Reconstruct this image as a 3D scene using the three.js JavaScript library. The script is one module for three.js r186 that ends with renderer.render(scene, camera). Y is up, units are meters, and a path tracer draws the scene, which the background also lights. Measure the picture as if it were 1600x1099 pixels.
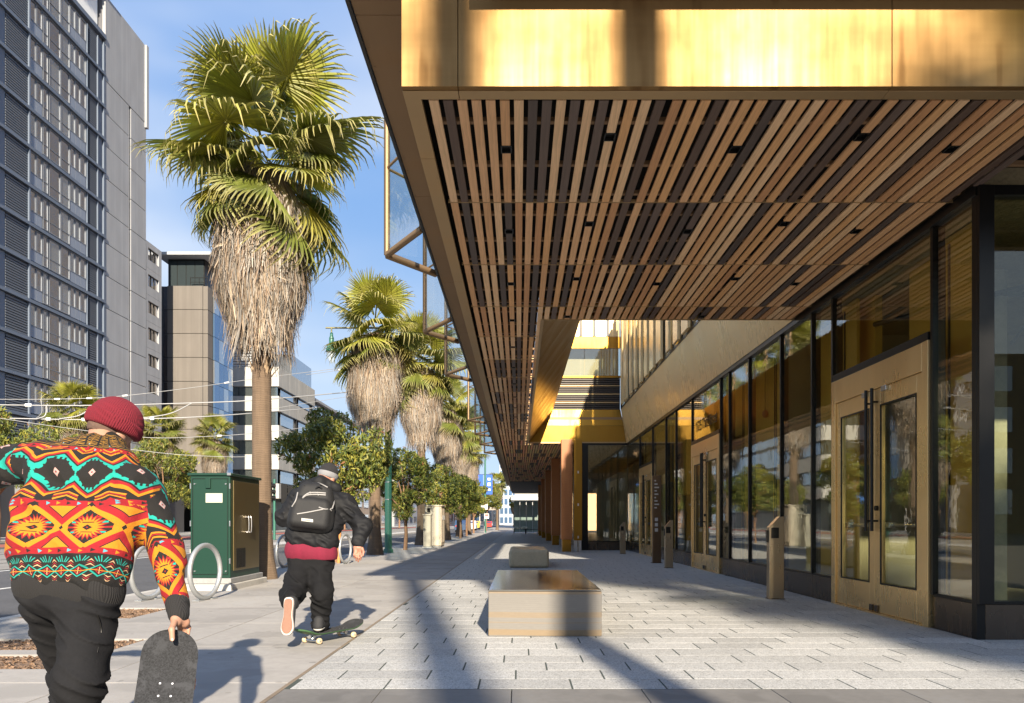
import * as THREE from 'three';
import { mergeGeometries, mergeVertices } from 'three/addons/utils/BufferGeometryUtils.js';
import { RoundedBoxGeometry } from 'three/addons/geometries/RoundedBoxGeometry.js';
import { TextGeometry } from 'three/addons/geometries/TextGeometry.js';
import { FontLoader } from 'three/addons/loaders/FontLoader.js';

// ---------- camera: level, lens shifted up, one vanishing point down the street ----------
const scene = new THREE.Scene();
const EYE = 1.08, FPX = 1170, CU = 811, CV = 817;
const camera = new THREE.PerspectiveCamera(2 * Math.atan(1099 / 2 / FPX) * 180 / Math.PI, 1600 / 1099, 0.1, 4000);
camera.position.set(0, EYE, 0);
camera.lookAt(0, EYE, -10);
camera.setViewOffset(1600, 1099, 800 - CU, 549.5 - CV, 1600, 1099);
scene.add(camera);

// ---------- sun, sky, exposure ----------
const SUN = new THREE.Vector3(0.21, 0.57, 1.0).normalize();
const SUN_POWER = 5, SKY_GAIN = 0.46, EXPOSURE = 2.45;
const renderer = new THREE.WebGLRenderer({ antialias: true });
renderer.setSize(1024, 703);
renderer.toneMapping = THREE.LinearToneMapping;
renderer.toneMappingExposure = EXPOSURE;
renderer.shadowMap.enabled = true;
const sun = new THREE.DirectionalLight(new THREE.Color(1.0, 0.88, 0.70), SUN_POWER);
sun.position.copy(SUN).multiplyScalar(120); sun.target.position.set(0, 0, -20);
sun.castShadow = true; sun.shadow.radius = 1.6;
Object.assign(sun.shadow.camera, { left: -70, right: 70, top: 70, bottom: -70, near: 1, far: 400 });
sun.shadow.mapSize.set(4096, 4096);
scene.add(sun, sun.target);

// ---------- random numbers and noise ----------
function rng(seed) { let s = seed >>> 0; return () => { s = (s + 0x6D2B79F5) >>> 0; let t = s; t = Math.imul(t ^ (t >>> 15), t | 1); t ^= t + Math.imul(t ^ (t >>> 7), t | 61); return ((t ^ (t >>> 14)) >>> 0) / 4294967296; }; }
const clamp = (x, a = 0, b = 1) => Math.min(b, Math.max(a, x));
const lerp = (a, b, t) => a + (b - a) * t;
const smooth = (a, b, x) => { const t = clamp((x - a) / (b - a)); return t * t * (3 - 2 * t); };
function lattice(seed, px, py) { const r = rng(seed), g = new Float32Array(px * py); for (let i = 0; i < g.length; i++) g[i] = r(); return g; }
function tileNoise(seed, px, py) {       // periodic value noise on [0,1)^2
  const g = lattice(seed, px, py);
  return (u, v) => {
    let x = u * px, y = v * py; const xi = Math.floor(x), yi = Math.floor(y); let fx = x - xi, fy = y - yi; fx = fx * fx * (3 - 2 * fx); fy = fy * fy * (3 - 2 * fy);
    const X0 = ((xi % px) + px) % px, X1 = (X0 + 1) % px, Y0 = ((yi % py) + py) % py, Y1 = (Y0 + 1) % py;
    return lerp(lerp(g[Y0 * px + X0], g[Y0 * px + X1], fx), lerp(g[Y1 * px + X0], g[Y1 * px + X1], fx), fy);
  };
}
function fbm(seed, px, py, oct = 4, gain = 0.5) {
  const n = []; for (let i = 0; i < oct; i++) n.push(tileNoise(seed + i * 17, px << i, py << i));
  return (u, v) => { let s = 0, a = 1, t = 0; for (const f of n) { s += a * f(u, v); t += a; a *= gain; } return s / t; };
}
function hash3(x, y, z) { let h = Math.imul(x | 0, 374761393) ^ Math.imul(y | 0, 668265263) ^ Math.imul(z | 0, 2147483647 - 9973); h = Math.imul(h ^ (h >>> 13), 1274126177); return ((h ^ (h >>> 16)) >>> 0) / 4294967296; }
function noise3(x, y, z) {
  const X = Math.floor(x), Y = Math.floor(y), Z = Math.floor(z); let a = x - X, b = y - Y, c = z - Z; a = a * a * (3 - 2 * a); b = b * b * (3 - 2 * b); c = c * c * (3 - 2 * c);
  const L = (dz) => lerp(lerp(hash3(X, Y, Z + dz), hash3(X + 1, Y, Z + dz), a), lerp(hash3(X, Y + 1, Z + dz), hash3(X + 1, Y + 1, Z + dz), a), b);
  return lerp(L(0), L(1), c);
}

// sky: equirectangular air with thin cirrus
{
  const w = 1024, h = 512, d = new Float32Array(w * h * 4), n1 = fbm(5, 5, 4, 6, 0.55), n2 = fbm(9, 12, 10, 5, 0.6);
  for (let j = 0; j < h; j++) for (let i = 0; i < w; i++) {
    const el = ((j + 0.5) / h - 0.5) * Math.PI, az = ((i + 0.5) / w - 0.5) * 2 * Math.PI;
    const dx = Math.cos(el) * Math.cos(az), dy = Math.sin(el), dz = Math.cos(el) * Math.sin(az);
    const e = Math.max(dy, 0), t = Math.pow(1 - e, 2.3);
    let c = [lerp(0.06, 0.62, t), lerp(0.26, 0.80, t), lerp(0.70, 0.97, t)];
    const cs = dx * SUN.x + dy * SUN.y + dz * SUN.z, glow = 0.55 * Math.pow(Math.max(cs, 0), 6) + 0.5 * Math.pow(Math.max(cs, 0), 24);
    c = [c[0] + glow * 1.0, c[1] + glow * 0.92, c[2] + glow * 0.75];
    const u = i / w, v = j / h, q = n1(u + 0.06 * n2(u, v), v * 2.2), cl = smooth(0.44, 0.74, q) * smooth(0.0, 0.15, e) * (0.3 + 0.6 * n2(u, v * 1.5));
    for (let k = 0; k < 3; k++) c[k] = lerp(c[k], [0.96, 0.98, 1.0][k], cl);
    if (dy < 0) c = [0.22, 0.21, 0.2];
    d.set([c[0] * SKY_GAIN, c[1] * SKY_GAIN, c[2] * SKY_GAIN, 1], (j * w + i) * 4);
  }
  const t = new THREE.DataTexture(d, w, h, THREE.RGBAFormat, THREE.FloatType);
  t.mapping = THREE.EquirectangularReflectionMapping; t.magFilter = t.minFilter = THREE.LinearFilter; t.needsUpdate = true;
  scene.background = t; scene.environment = t;
}

// ---------- textures ----------
function tex(w, h, f, srgb = true) {      // f(u, v) -> [r, g, b] in linear 0..1 (colour) or a value (data)
  const d = new Uint8Array(w * h * 4), enc = (x) => { x = clamp(x); return 255 * (x <= 0.0031308 ? 12.92 * x : 1.055 * Math.pow(x, 1 / 2.4) - 0.055); };
  for (let j = 0; j < h; j++) for (let i = 0; i < w; i++) {
    let c = f((i + 0.5) / w, (j + 0.5) / h); if (typeof c === 'number') c = [c, c, c];
    const o = (j * w + i) * 4; for (let k = 0; k < 3; k++) d[o + k] = srgb ? enc(c[k]) : 255 * clamp(c[k]); d[o + 3] = 255;
  }
  const t = new THREE.DataTexture(d, w, h); t.wrapS = t.wrapT = THREE.RepeatWrapping; t.magFilter = THREE.LinearFilter; t.minFilter = THREE.LinearMipmapLinearFilter; t.generateMipmaps = true;
  if (srgb) t.colorSpace = THREE.SRGBColorSpace; t.needsUpdate = true; return t;
}
function rep(t, su, sv) { const c = t.clone(); c.repeat.set(1 / su, 1 / sv); c.needsUpdate = true; return c; }   // su, sv: metres per repeat
const mul = (c, k) => c.map((x) => x * k);
const T = {};
{
  const a = fbm(11, 4, 4, 6), b = fbm(21, 64, 64, 3, 0.7), c = fbm(31, 9, 9, 3);
  const gum = []; { const r = rng(987); for (let i = 0; i < 46; i++) gum.push([r(), r(), 0.003 + 0.0045 * r(), 0.55 + 0.3 * r()]); for (let i = 0; i < 7; i++) gum.push([r(), r(), 0.02 + 0.035 * r(), 0.84]); }
  const spots = (u, v) => { let k = 1; for (const [x, y, q, d] of gum) { const dx = Math.abs(u - x), dy = Math.abs(v - y), e = Math.hypot(Math.min(dx, 1 - dx), Math.min(dy, 1 - dy)) * (1 + 0.5 * (b(u, v) - 0.5)); if (e < q) k = Math.min(k, d); } return k; };
  T.sidewalk = rep(tex(1024, 1024, (u, v) => { const m = (0.80 + 0.26 * a(u, v) + 0.2 * (b(u, v) - 0.5) - 0.22 * smooth(0.58, 0.72, c(u, v)) * b(u, v)) * spots(u, v); return [m, m * 0.985, m * 0.96]; }), 3.7, 3.7);
  T.concrete = rep(tex(512, 512, (u, v) => { const m = 0.76 + 0.3 * a(u, v) + 0.22 * (b(u, v) - 0.5) - 0.25 * smooth(0.62, 0.75, c(u, v)) * b(u, v); return [m, m * 0.985, m * 0.96]; }), 2.6, 2.6);
  T.concreteBump = rep(tex(256, 256, (u, v) => 0.5 * b(u, v) + 0.5 * a(u, v), false), 0.9, 0.9);
  const sp = fbm(41, 90, 90, 2, 0.8), sp2 = fbm(43, 40, 40, 2, 0.8);
  T.granite = rep(tex(512, 512, (u, v) => { const s = sp(u, v), t = sp2(u, v); let m = 0.8 + 0.95 * (s - 0.5) + 0.12 * (a(u, v) - 0.5); if (t > 0.72) m *= 0.72; if (s > 0.74) m *= 1.12; return [m, m * 0.99, m * 0.965]; }), 0.62, 0.62);
  T.graniteBump = rep(tex(256, 256, (u, v) => sp(u, v), false), 0.4, 0.4);
  const gr = fbm(51, 3, 40, 4, 0.6), gw = fbm(53, 2, 5, 3), fine = fbm(55, 6, 160, 2, 0.7), knot = fbm(57, 3, 6, 2);
  T.wood = rep(tex(512, 512, (u, v) => {          // grain runs along u
    const w = v + 0.09 * (gw(u, v) - 0.5), q = Math.sin(w * 70 + 9 * gr(u, w) + 14 * knot(u, v)) * 0.5 + 0.5;
    const m = 0.7 + 0.26 * gr(u, w) + 0.22 * (fine(u, w) - 0.5) + 0.2 * q - 0.14 * Math.pow(q, 8);
    return [m, m * 0.97, m * 0.92];
  }), 1.3, 0.42);
  const st = fbm(61, 40, 2, 3, 0.6), bl = fbm(63, 3, 3, 5), spot = fbm(65, 26, 26, 3, 0.6);
  T.bronze = rep(tex(512, 512, (u, v) => { const m = 0.88 + 0.12 * (bl(u, v) - 0.5) + 0.035 * (st(u, v) - 0.5) - 0.22 * smooth(0.72, 0.86, spot(u, v)) * smooth(0.45, 0.7, bl(v, u)); const k = smooth(0.5, 0.8, bl(u, v)) * 0.12; return [m, m * (1 - k * 0.4), m * (1 - k)]; }), 1.9, 1.9);
  const stk = fbm(161, 34, 2, 3, 0.55), pat = fbm(163, 3, 2, 5), scr = fbm(167, 5, 70, 2);
  T.weathered = rep(tex(1024, 512, (u, v) => { const s = smooth(0.60, 0.78, stk(u, v)) * smooth(0.42, 0.62, pat(u, v)), b2 = smooth(0.56, 0.74, pat(u + 0.37, v + 0.2)), m = 0.93 + 0.14 * (bl(u, v) - 0.5) - 0.36 * s - 0.16 * b2 + 0.05 * (scr(u, v) - 0.5); return [m, m * (1 - 0.10 * s - 0.04 * b2), m * (1 - 0.16 * s - 0.1 * b2)]; }), 4.3, 1.7);
  T.bronzeRough = rep(tex(256, 256, (u, v) => 0.62 + 0.4 * (bl(u, v) - 0.5) + 0.16 * (st(u, v) - 0.5), false), 1.7, 1.7);
  T.wave = rep(tex(256, 256, (u, v) => bl(u, v), false), 1.6, 2.2);
  const as = fbm(71, 80, 80, 2, 0.8);
  T.asphalt = rep(tex(512, 512, (u, v) => { const m = 0.7 + 0.4 * a(u, v) + 0.4 * (as(u, v) - 0.5); return [m, m, m]; }), 3.1, 3.1);
  const gp = fbm(81, 46, 46, 2, 0.7);
  T.gravel = rep(tex(256, 256, (u, v) => { const m = 0.45 + 1.1 * (gp(u, v) - 0.3); return [m, m * 0.82, m * 0.66]; }), 0.7, 0.7);
  const bk = fbm(91, 14, 3, 4, 0.6), rg = fbm(93, 2, 30, 3, 0.6);
  T.bark = rep(tex(256, 512, (u, v) => { const r = Math.pow(Math.abs(Math.sin(v * 38 * Math.PI + 3 * bk(u, v))), 0.6), m = 0.45 + 0.35 * bk(u, v) + 0.3 * r * rg(u, v); return [m, m * 0.93, m * 0.82]; }), 1.0, 1.6);
  T.barkBump = T.bark;
  const pl = fbm(95, 6, 3, 5), dr = fbm(97, 50, 1, 3, 0.6);
  T.plaster = rep(tex(512, 512, (u, v) => { const m = 0.86 + 0.22 * (pl(u, v) - 0.5) + 0.18 * (dr(u, v) - 0.5); return [m, m, m]; }), 7, 9);
  const kn = fbm(99, 30, 30, 2);
  T.knit = rep(tex(128, 128, (u, v) => 0.5 + 0.5 * Math.sin(u * Math.PI * 2 * 10) * (0.7 + 0.3 * Math.sin(v * Math.PI * 2 * 12)), false), 0.09, 0.09);
  T.cloth = rep(tex(256, 256, (u, v) => { const m = 0.75 + 0.3 * pl(u, v) + 0.25 * (b(u, v) - 0.5); return [m, m, m]; }), 0.5, 0.5);
  T.grip = rep(tex(256, 256, (u, v) => { const s = sp(u, v), m = 0.6 + 0.9 * (s - 0.5) + 0.5 * smooth(0.55, 0.8, c(u, v)); return [m, m, m]; }), 0.35, 0.35);
  const ly = fbm(101, 3, 2, 4);
  T.strata = tex(512, 512, (u, v) => {             // sawn sandstone: grey beds, ochre bands in the lower half
    const y = v + 0.03 * (ly(u, v) - 0.5) + 0.012 * Math.sin(u * 12.6);
    const fineBed = 0.5 + 0.5 * Math.sin(y * 150 + 5 * ly(u, v)), g = 0.40 + 0.08 * (ly(v, u) - 0.5) + 0.03 * fineBed;
    const o = clamp(smooth(0.40, 0.43, y) * (1 - smooth(0.53, 0.55, y)) * 0.7 + smooth(0.0, 0.03, y) * (1 - smooth(0.13, 0.17, y)) + smooth(0.92, 0.95, y) * 0.8 + 0.5 * smooth(0.28, 0.30, y) * (1 - smooth(0.31, 0.33, y)));
    return [lerp(g, 0.50, o), lerp(g * 0.93, 0.36, o), lerp(g * 0.84, 0.21, o)].map((x) => 0.36 * x * (0.93 + 0.14 * sp(u, v)));
  });
  T.insulation = rep(tex(256, 256, (u, v) => { const m = 0.55 + 0.6 * (bl(u, v) - 0.4) + 0.25 * (b(u, v) - 0.5); return [m, m * 0.86, m * 0.6]; }), 1.8, 1.8);
}

// ---------- materials ----------
const rgb = (r, g, b) => new THREE.Color().setRGB(r, g, b);
function std(r, g, b, o = {}) { return new THREE.MeshStandardMaterial({ color: rgb(r, g, b), roughness: 0.7, metalness: 0, ...o }); }
function phys(r, g, b, o = {}) { return new THREE.MeshPhysicalMaterial({ color: rgb(r, g, b), roughness: 0.6, metalness: 0, ...o }); }
const M = {
  bronze: std(0.335, 0.205, 0.085, { metalness: 1, roughness: 0.98, roughnessMap: T.bronzeRough, map: T.weathered }),
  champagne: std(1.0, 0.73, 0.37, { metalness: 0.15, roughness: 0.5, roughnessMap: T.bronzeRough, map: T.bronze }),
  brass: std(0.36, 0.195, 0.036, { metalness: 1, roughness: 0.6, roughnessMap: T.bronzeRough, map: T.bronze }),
  doorBronze: std(1.0, 0.71, 0.34, { metalness: 0.8, roughness: 0.5, roughnessMap: T.bronzeRough, map: T.bronze }),
  brown: std(0.36, 0.235, 0.13, { metalness: 0.7, roughness: 0.6, map: T.bronze }),
  lip: std(0.52, 0.36, 0.19, { metalness: 0.85, roughness: 0.55, map: T.bronze }),
  black: std(0.012, 0.011, 0.010, { metalness: 0.4, roughness: 0.35 }),
  matte: std(0.008, 0.007, 0.006, { roughness: 0.95 }),
  plinth: std(0.16, 0.13, 0.105, { metalness: 0.9, roughness: 0.45, roughnessMap: T.bronzeRough, map: T.bronze }),
  glass: phys(0.90, 0.92, 0.86, { transmission: 1, thickness: 0, roughness: 0.0, ior: 2.0, bumpMap: T.wave, bumpScale: 0.0016 }),
  clearGlass: phys(0.93, 0.96, 0.97, { transmission: 1, thickness: 0, roughness: 0.0, ior: 1.5 }),
  steel: std(0.55, 0.55, 0.56, { metalness: 1, roughness: 0.32 }),
  postBronze: std(0.46, 0.37, 0.26, { metalness: 0.9, roughness: 0.55, roughnessMap: T.bronzeRough, map: T.bronze }),
  galvanised: std(0.44, 0.46, 0.48, { metalness: 0.6, roughness: 0.45, map: T.concrete }),
  concrete: std(0.47, 0.455, 0.43, { roughness: 0.88, map: T.concrete, bumpMap: T.concreteBump, bumpScale: 0.0012 }),
  concreteDark: std(0.27, 0.27, 0.275, { roughness: 0.8, map: T.concrete, bumpMap: T.concreteBump, bumpScale: 0.001 }),
  asphalt: std(0.085, 0.085, 0.09, { roughness: 0.9, map: T.asphalt }),
  gravel: std(0.30, 0.23, 0.18, { roughness: 1, map: T.gravel, bumpMap: T.gravel, bumpScale: 0.02 }),
  white: std(0.78, 0.78, 0.76, { roughness: 0.6 }),
  greenPaint: std(0.0045, 0.034, 0.021, { roughness: 0.38, metalness: 0.1 }),
  greenPole: std(0.035, 0.13, 0.095, { roughness: 0.4 }),
  skin: phys(0.36, 0.19, 0.125, { roughness: 0.55 }),
};
M.granite = [1.0, 0.88, 1.08, 0.95].map((k) => std(0.50 * k, 0.50 * k, 0.495 * k, { roughness: 0.8, map: T.granite, bumpMap: T.graniteBump, bumpScale: 0.0015 }));
M.slab = [1, 0.94, 1.05].map((k) => std(0.34 * k, 0.325 * k, 0.31 * k, { roughness: 0.88, map: T.sidewalk, bumpMap: T.concreteBump, bumpScale: 0.0012 }));
M.wood = [[0.74, 0.44, 0.235], [0.66, 0.37, 0.18], [0.80, 0.53, 0.31], [0.56, 0.29, 0.135], [0.72, 0.40, 0.18]].map((c) => std(...c, { roughness: 0.62, map: T.wood }));
M.darkWood = [[0.11, 0.068, 0.05], [0.13, 0.09, 0.075], [0.085, 0.06, 0.052]].map((c) => std(...c, { roughness: 0.6, map: T.wood }));
M.timber = std(0.36, 0.135, 0.04, { roughness: 0.5, map: T.wood });

// ---------- geometry and scene helpers ----------
const P = (u, v, d) => new THREE.Vector3((u - CU) * d / FPX, EYE - (v - CV) * d / FPX, -d);   // measured sighting (u, v) at depth d, as a place in metres
function metric(g, ox = 0, oy = 0) {      // uv in metres by the way a face looks
  if (g.index) g = g.toNonIndexed();
  const p = g.attributes.position, n = g.attributes.normal, uv = new Float32Array(p.count * 2);
  for (let i = 0; i < p.count; i += 3) {
    let x = 0, y = 0, z = 0; for (let k = 0; k < 3; k++) { x += n.getX(i + k); y += n.getY(i + k); z += n.getZ(i + k); }
    x = Math.abs(x); y = Math.abs(y); z = Math.abs(z);
    for (let k = 0; k < 3; k++) {
      const a = p.getX(i + k), b = p.getY(i + k), c = p.getZ(i + k), j = (i + k) * 2;
      if (y >= x && y >= z) { uv[j] = a + ox; uv[j + 1] = c + oy; } else if (x >= z) { uv[j] = c + ox; uv[j + 1] = b + oy; } else { uv[j] = a + ox; uv[j + 1] = b + oy; }
    }
  }
  g.setAttribute('uv', new THREE.BufferAttribute(uv, 2)); return g;
}
function bx(x0, x1, y0, y1, d0, d1, r = 0) {       // box between limits; d is distance along the street (z = -d)
  const w = Math.abs(x1 - x0), h = Math.abs(y1 - y0), l = Math.abs(d1 - d0);
  const g = r > 0 ? new RoundedBoxGeometry(w, h, l, 1, r) : new THREE.BoxGeometry(w, h, l);
  g.translate((x0 + x1) / 2, (y0 + y1) / 2, -(d0 + d1) / 2); return metric(g);
}
function clean(g) { if (g.index) g = g.toNonIndexed(); for (const k of Object.keys(g.attributes)) if (!['position', 'normal', 'uv', 'color'].includes(k)) g.deleteAttribute(k); if (!g.attributes.uv) g.setAttribute('uv', new THREE.BufferAttribute(new Float32Array(g.attributes.position.count * 2), 2)); return g; }
function join(list) { const a = list.map(clean); const anyC = a.some((g) => g.attributes.color); if (anyC) for (const g of a) if (!g.attributes.color) g.setAttribute('color', new THREE.BufferAttribute(new Float32Array(g.attributes.position.count * 3).fill(1), 3)); return a.length === 1 ? a[0] : mergeGeometries(a); }
function tube(pts, r, seg = 8, rad = 8, closed = false) { const c = new THREE.CatmullRomCurve3(pts, closed, 'catmullrom', 0.5); return clean(new THREE.TubeGeometry(c, seg, r, rad, closed)); }
function cyl(a, b, ra, rb = ra, seg = 10) {
  const l = a.distanceTo(b), g = new THREE.CylinderGeometry(rb, ra, l, seg, 1); g.translate(0, l / 2, 0);
  g.applyQuaternion(new THREE.Quaternion().setFromUnitVectors(new THREE.Vector3(0, 1, 0), b.clone().sub(a).normalize())); g.translate(a.x, a.y, a.z); return clean(g);
}
function quad(a, b, c, d) {          // flat panel, uv in metres along its first edge
  const e1 = b.clone().sub(a), e2 = d.clone().sub(a), n = e1.clone().cross(e2).normalize(), t = e1.clone().normalize(), s = n.clone().cross(t);
  const pos = [], nor = [], uv = []; for (const p of [a, b, c, a, c, d]) { const q = p.clone().sub(a); pos.push(p.x, p.y, p.z); nor.push(n.x, n.y, n.z); uv.push(q.dot(t), q.dot(s)); }
  const g = new THREE.BufferGeometry(); g.setAttribute('position', new THREE.Float32BufferAttribute(pos, 3)); g.setAttribute('normal', new THREE.Float32BufferAttribute(nor, 3)); g.setAttribute('uv', new THREE.Float32BufferAttribute(uv, 2)); return g;
}
function plate(a, b, c, d, t) {      // a panel with thickness t behind its face
  const n = b.clone().sub(a).cross(d.clone().sub(a)).normalize().multiplyScalar(-t), q = [a, b, c, d].map((p) => p.clone().add(n));
  return join([quad(a, b, c, d), quad(q[3], q[2], q[1], q[0]), quad(b, a, q[0], q[1]), quad(c, b, q[1], q[2]), quad(d, c, q[2], q[3]), quad(a, d, q[3], q[0])]);
}
const taken = {};
function numbered(n) { const k = taken[n] = (taken[n] ?? -1) + 1; return k ? `${n}_${String(k).padStart(3, '0')}` : n; }
function shade(o) { o.castShadow = true; o.receiveShadow = true; return o; }
function thing(name, label, category, group) { const o = new THREE.Group(); o.name = numbered(name); o.userData = { label, category }; if (group) o.userData.group = group; scene.add(o); return o; }
function part(parent, name, geo, m, label, kind) {
  const o = shade(new THREE.Mesh(Array.isArray(geo) ? join(geo) : geo, m)); o.name = name; if (label) o.userData.label = label; if (kind) o.userData.kind = kind; parent.add(o); return o;
}
function single(name, geo, m, label, category, group) { const o = shade(new THREE.Mesh(Array.isArray(geo) ? join(geo) : geo, m)); o.name = numbered(name); o.userData = { label, category }; if (group) o.userData.group = group; scene.add(o); return o; }
function struct(name, geo, m) { const o = geo ? shade(new THREE.Mesh(Array.isArray(geo) ? join(geo) : geo, m)) : new THREE.Group(); o.name = numbered(name); o.userData = { kind: 'structure' }; scene.add(o); return o; }
function copyOf(src, label) { const c = src.clone(); c.name = numbered(src.name.replace(/_\d{3}$/, '')); c.userData = { ...src.userData, label }; scene.add(c); return c; }
function paint(g, f) { g = g.index ? g : g; const p = g.attributes.position, c = new Float32Array(p.count * 3); for (let i = 0; i < p.count; i++) c.set(f(p.getX(i), p.getY(i), p.getZ(i), i), i * 3); g.setAttribute('color', new THREE.BufferAttribute(c, 3)); return g; }
// ================= ground, street, sidewalk, paving =================
const CURB = -5.76, EDGE = -1.53, FRONT = 4.86, WALL = 4.25;
{
  const g = new THREE.PlaneGeometry(3000, 3000); g.rotateX(-Math.PI / 2); g.translate(0, -0.2, -600);
  struct('ground', metric(g), M.asphalt);
  const r = struct('road', bx(-31, CURB - 0.15, -0.19, -0.13, -60, 420), M.asphalt);
  // pale concrete track bed and lane lines
  const bed = std(0.27, 0.255, 0.235, { roughness: 0.9, map: T.concrete });
  part(r, 'track_bed', bx(-22.5, -13.2, -0.129, -0.118, -60, 420), bed);
  for (const x of [-20.9, -19.46, -16.6, -15.16]) part(r, 'rail', bx(x - 0.035, x + 0.035, -0.117, -0.106, -60, 420), M.steel);
  const line = std(0.7, 0.7, 0.68, { map: T.concrete });
  for (const x of [-12.9, -23.0]) part(r, 'lane_line', bx(x - 0.07, x + 0.07, -0.129, -0.125, -60, 420), line);
  for (let i = 0; i < 9; i++) part(r, 'lane_dash', bx(-9.5, -9.38, -0.129, -0.125, 4 + i * 9, 7 + i * 9), line);
  part(r, 'red_lane', bx(-28.5, -25.2, -0.129, -0.124, -60, 300), std(0.36, 0.10, 0.075, { roughness: 0.9, map: T.asphalt }));
  const isle = struct('platform_island', bx(-13.2, -11.6, -0.13, 0.02, 30, 95), M.concrete);
  struct('kerb', join([bx(CURB - 0.15, CURB, -0.19, 0.0, -60, 420, 0.02)]), M.concrete);
  struct('opposite_sidewalk', bx(-60, -31, -0.19, 0.0, -60, 420), M.concrete);
}
// sidewalk of poured slabs, two planting pits left open
{
  const s = struct('sidewalk');
  part(s, 'slab_base', bx(CURB, EDGE, -0.18, -0.03, -60, 420), M.concreteDark);
  const R = rng(4), cols = [[CURB + 0.006, -4.40], [-4.392, -2.96], [-2.952, EDGE - 0.03]], pits = [[5.52, 6.96], [8.45, 9.45]];
  for (let k = -10; k < 30; k++) {
    const d0 = 2.05 + (k - 1) * 1.50, d1 = d0 + 1.492;
    for (let c = 0; c < 3; c++) {
      let [x0, x1] = cols[c]; const segs = [];
      if (c < 2) { let a = d0; for (const [p0, p1] of pits) { if (c === 1 && p0 > 8) continue; if (p1 <= a || p0 >= d1) continue; if (p0 > a) segs.push([a, p0]); a = Math.max(a, p1); } if (a < d1) segs.push([a, d1]); } else segs.push([d0, d1]);
      for (const [a, b] of segs) part(s, 'concrete_slab', bx(x0, x1, -0.03, 0.0005 * R(), a, b, 0.004), M.slab[Math.floor(R() * 3)]);
      if (c === 1) for (const [p0, p1] of [pits[0]]) { const a = Math.max(p0, d0), b = Math.min(p1, d1); if (b > a) part(s, 'concrete_slab', bx(-3.45, x1, -0.03, 0, a, b, 0.004), M.slab[1]); }
    }
  }
  part(s, 'distant_slab', bx(CURB, EDGE - 0.03, -0.03, 0, 46.6, 420), M.slab[0]);
  part(s, 'edge_joint', bx(EDGE - 0.03, EDGE, -0.03, -0.002, -60, 420), std(0.24, 0.19, 0.14, { map: T.concrete }));
  // planting pits: rough bark chips with a loose crumbled surface
  const chips = (x0, x1, d0, d1, seed) => {
    const r = rng(seed), list = [bx(x0, x1, -0.1, -0.022, d0, d1)];
    for (let i = 0; i < 1500; i++) { const g = new THREE.TetrahedronGeometry(0.012 + 0.018 * r(), 0); g.scale(1, 0.5, 1 + r()); g.rotateY(r() * 6.3); g.rotateX(r() - 0.5); g.translate(lerp(x0, x1, r()), -0.018 + 0.006 * r(), -lerp(d0, d1, r())); list.push(metric(g)); }
    return list;
  };
  const p1 = struct('planting_bed', chips(-5.7, -3.45, 5.52, 6.96, 3), M.gravel); p1.userData.kind = 'stuff'; p1.userData.label = 'brown bark chips in the larger planting pit by the runner';
  part(p1, 'concrete_strip', bx(-5.7, -3.46, -0.02, 0.001, 6.12, 6.34), M.slab[0]);
  const p2 = struct('planting_bed', chips(-5.7, -4.41, 8.45, 9.45, 7), M.gravel); p2.userData.kind = 'stuff'; p2.userData.label = 'brown bark chips in the planting pit beside the bike hoops';
}
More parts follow.
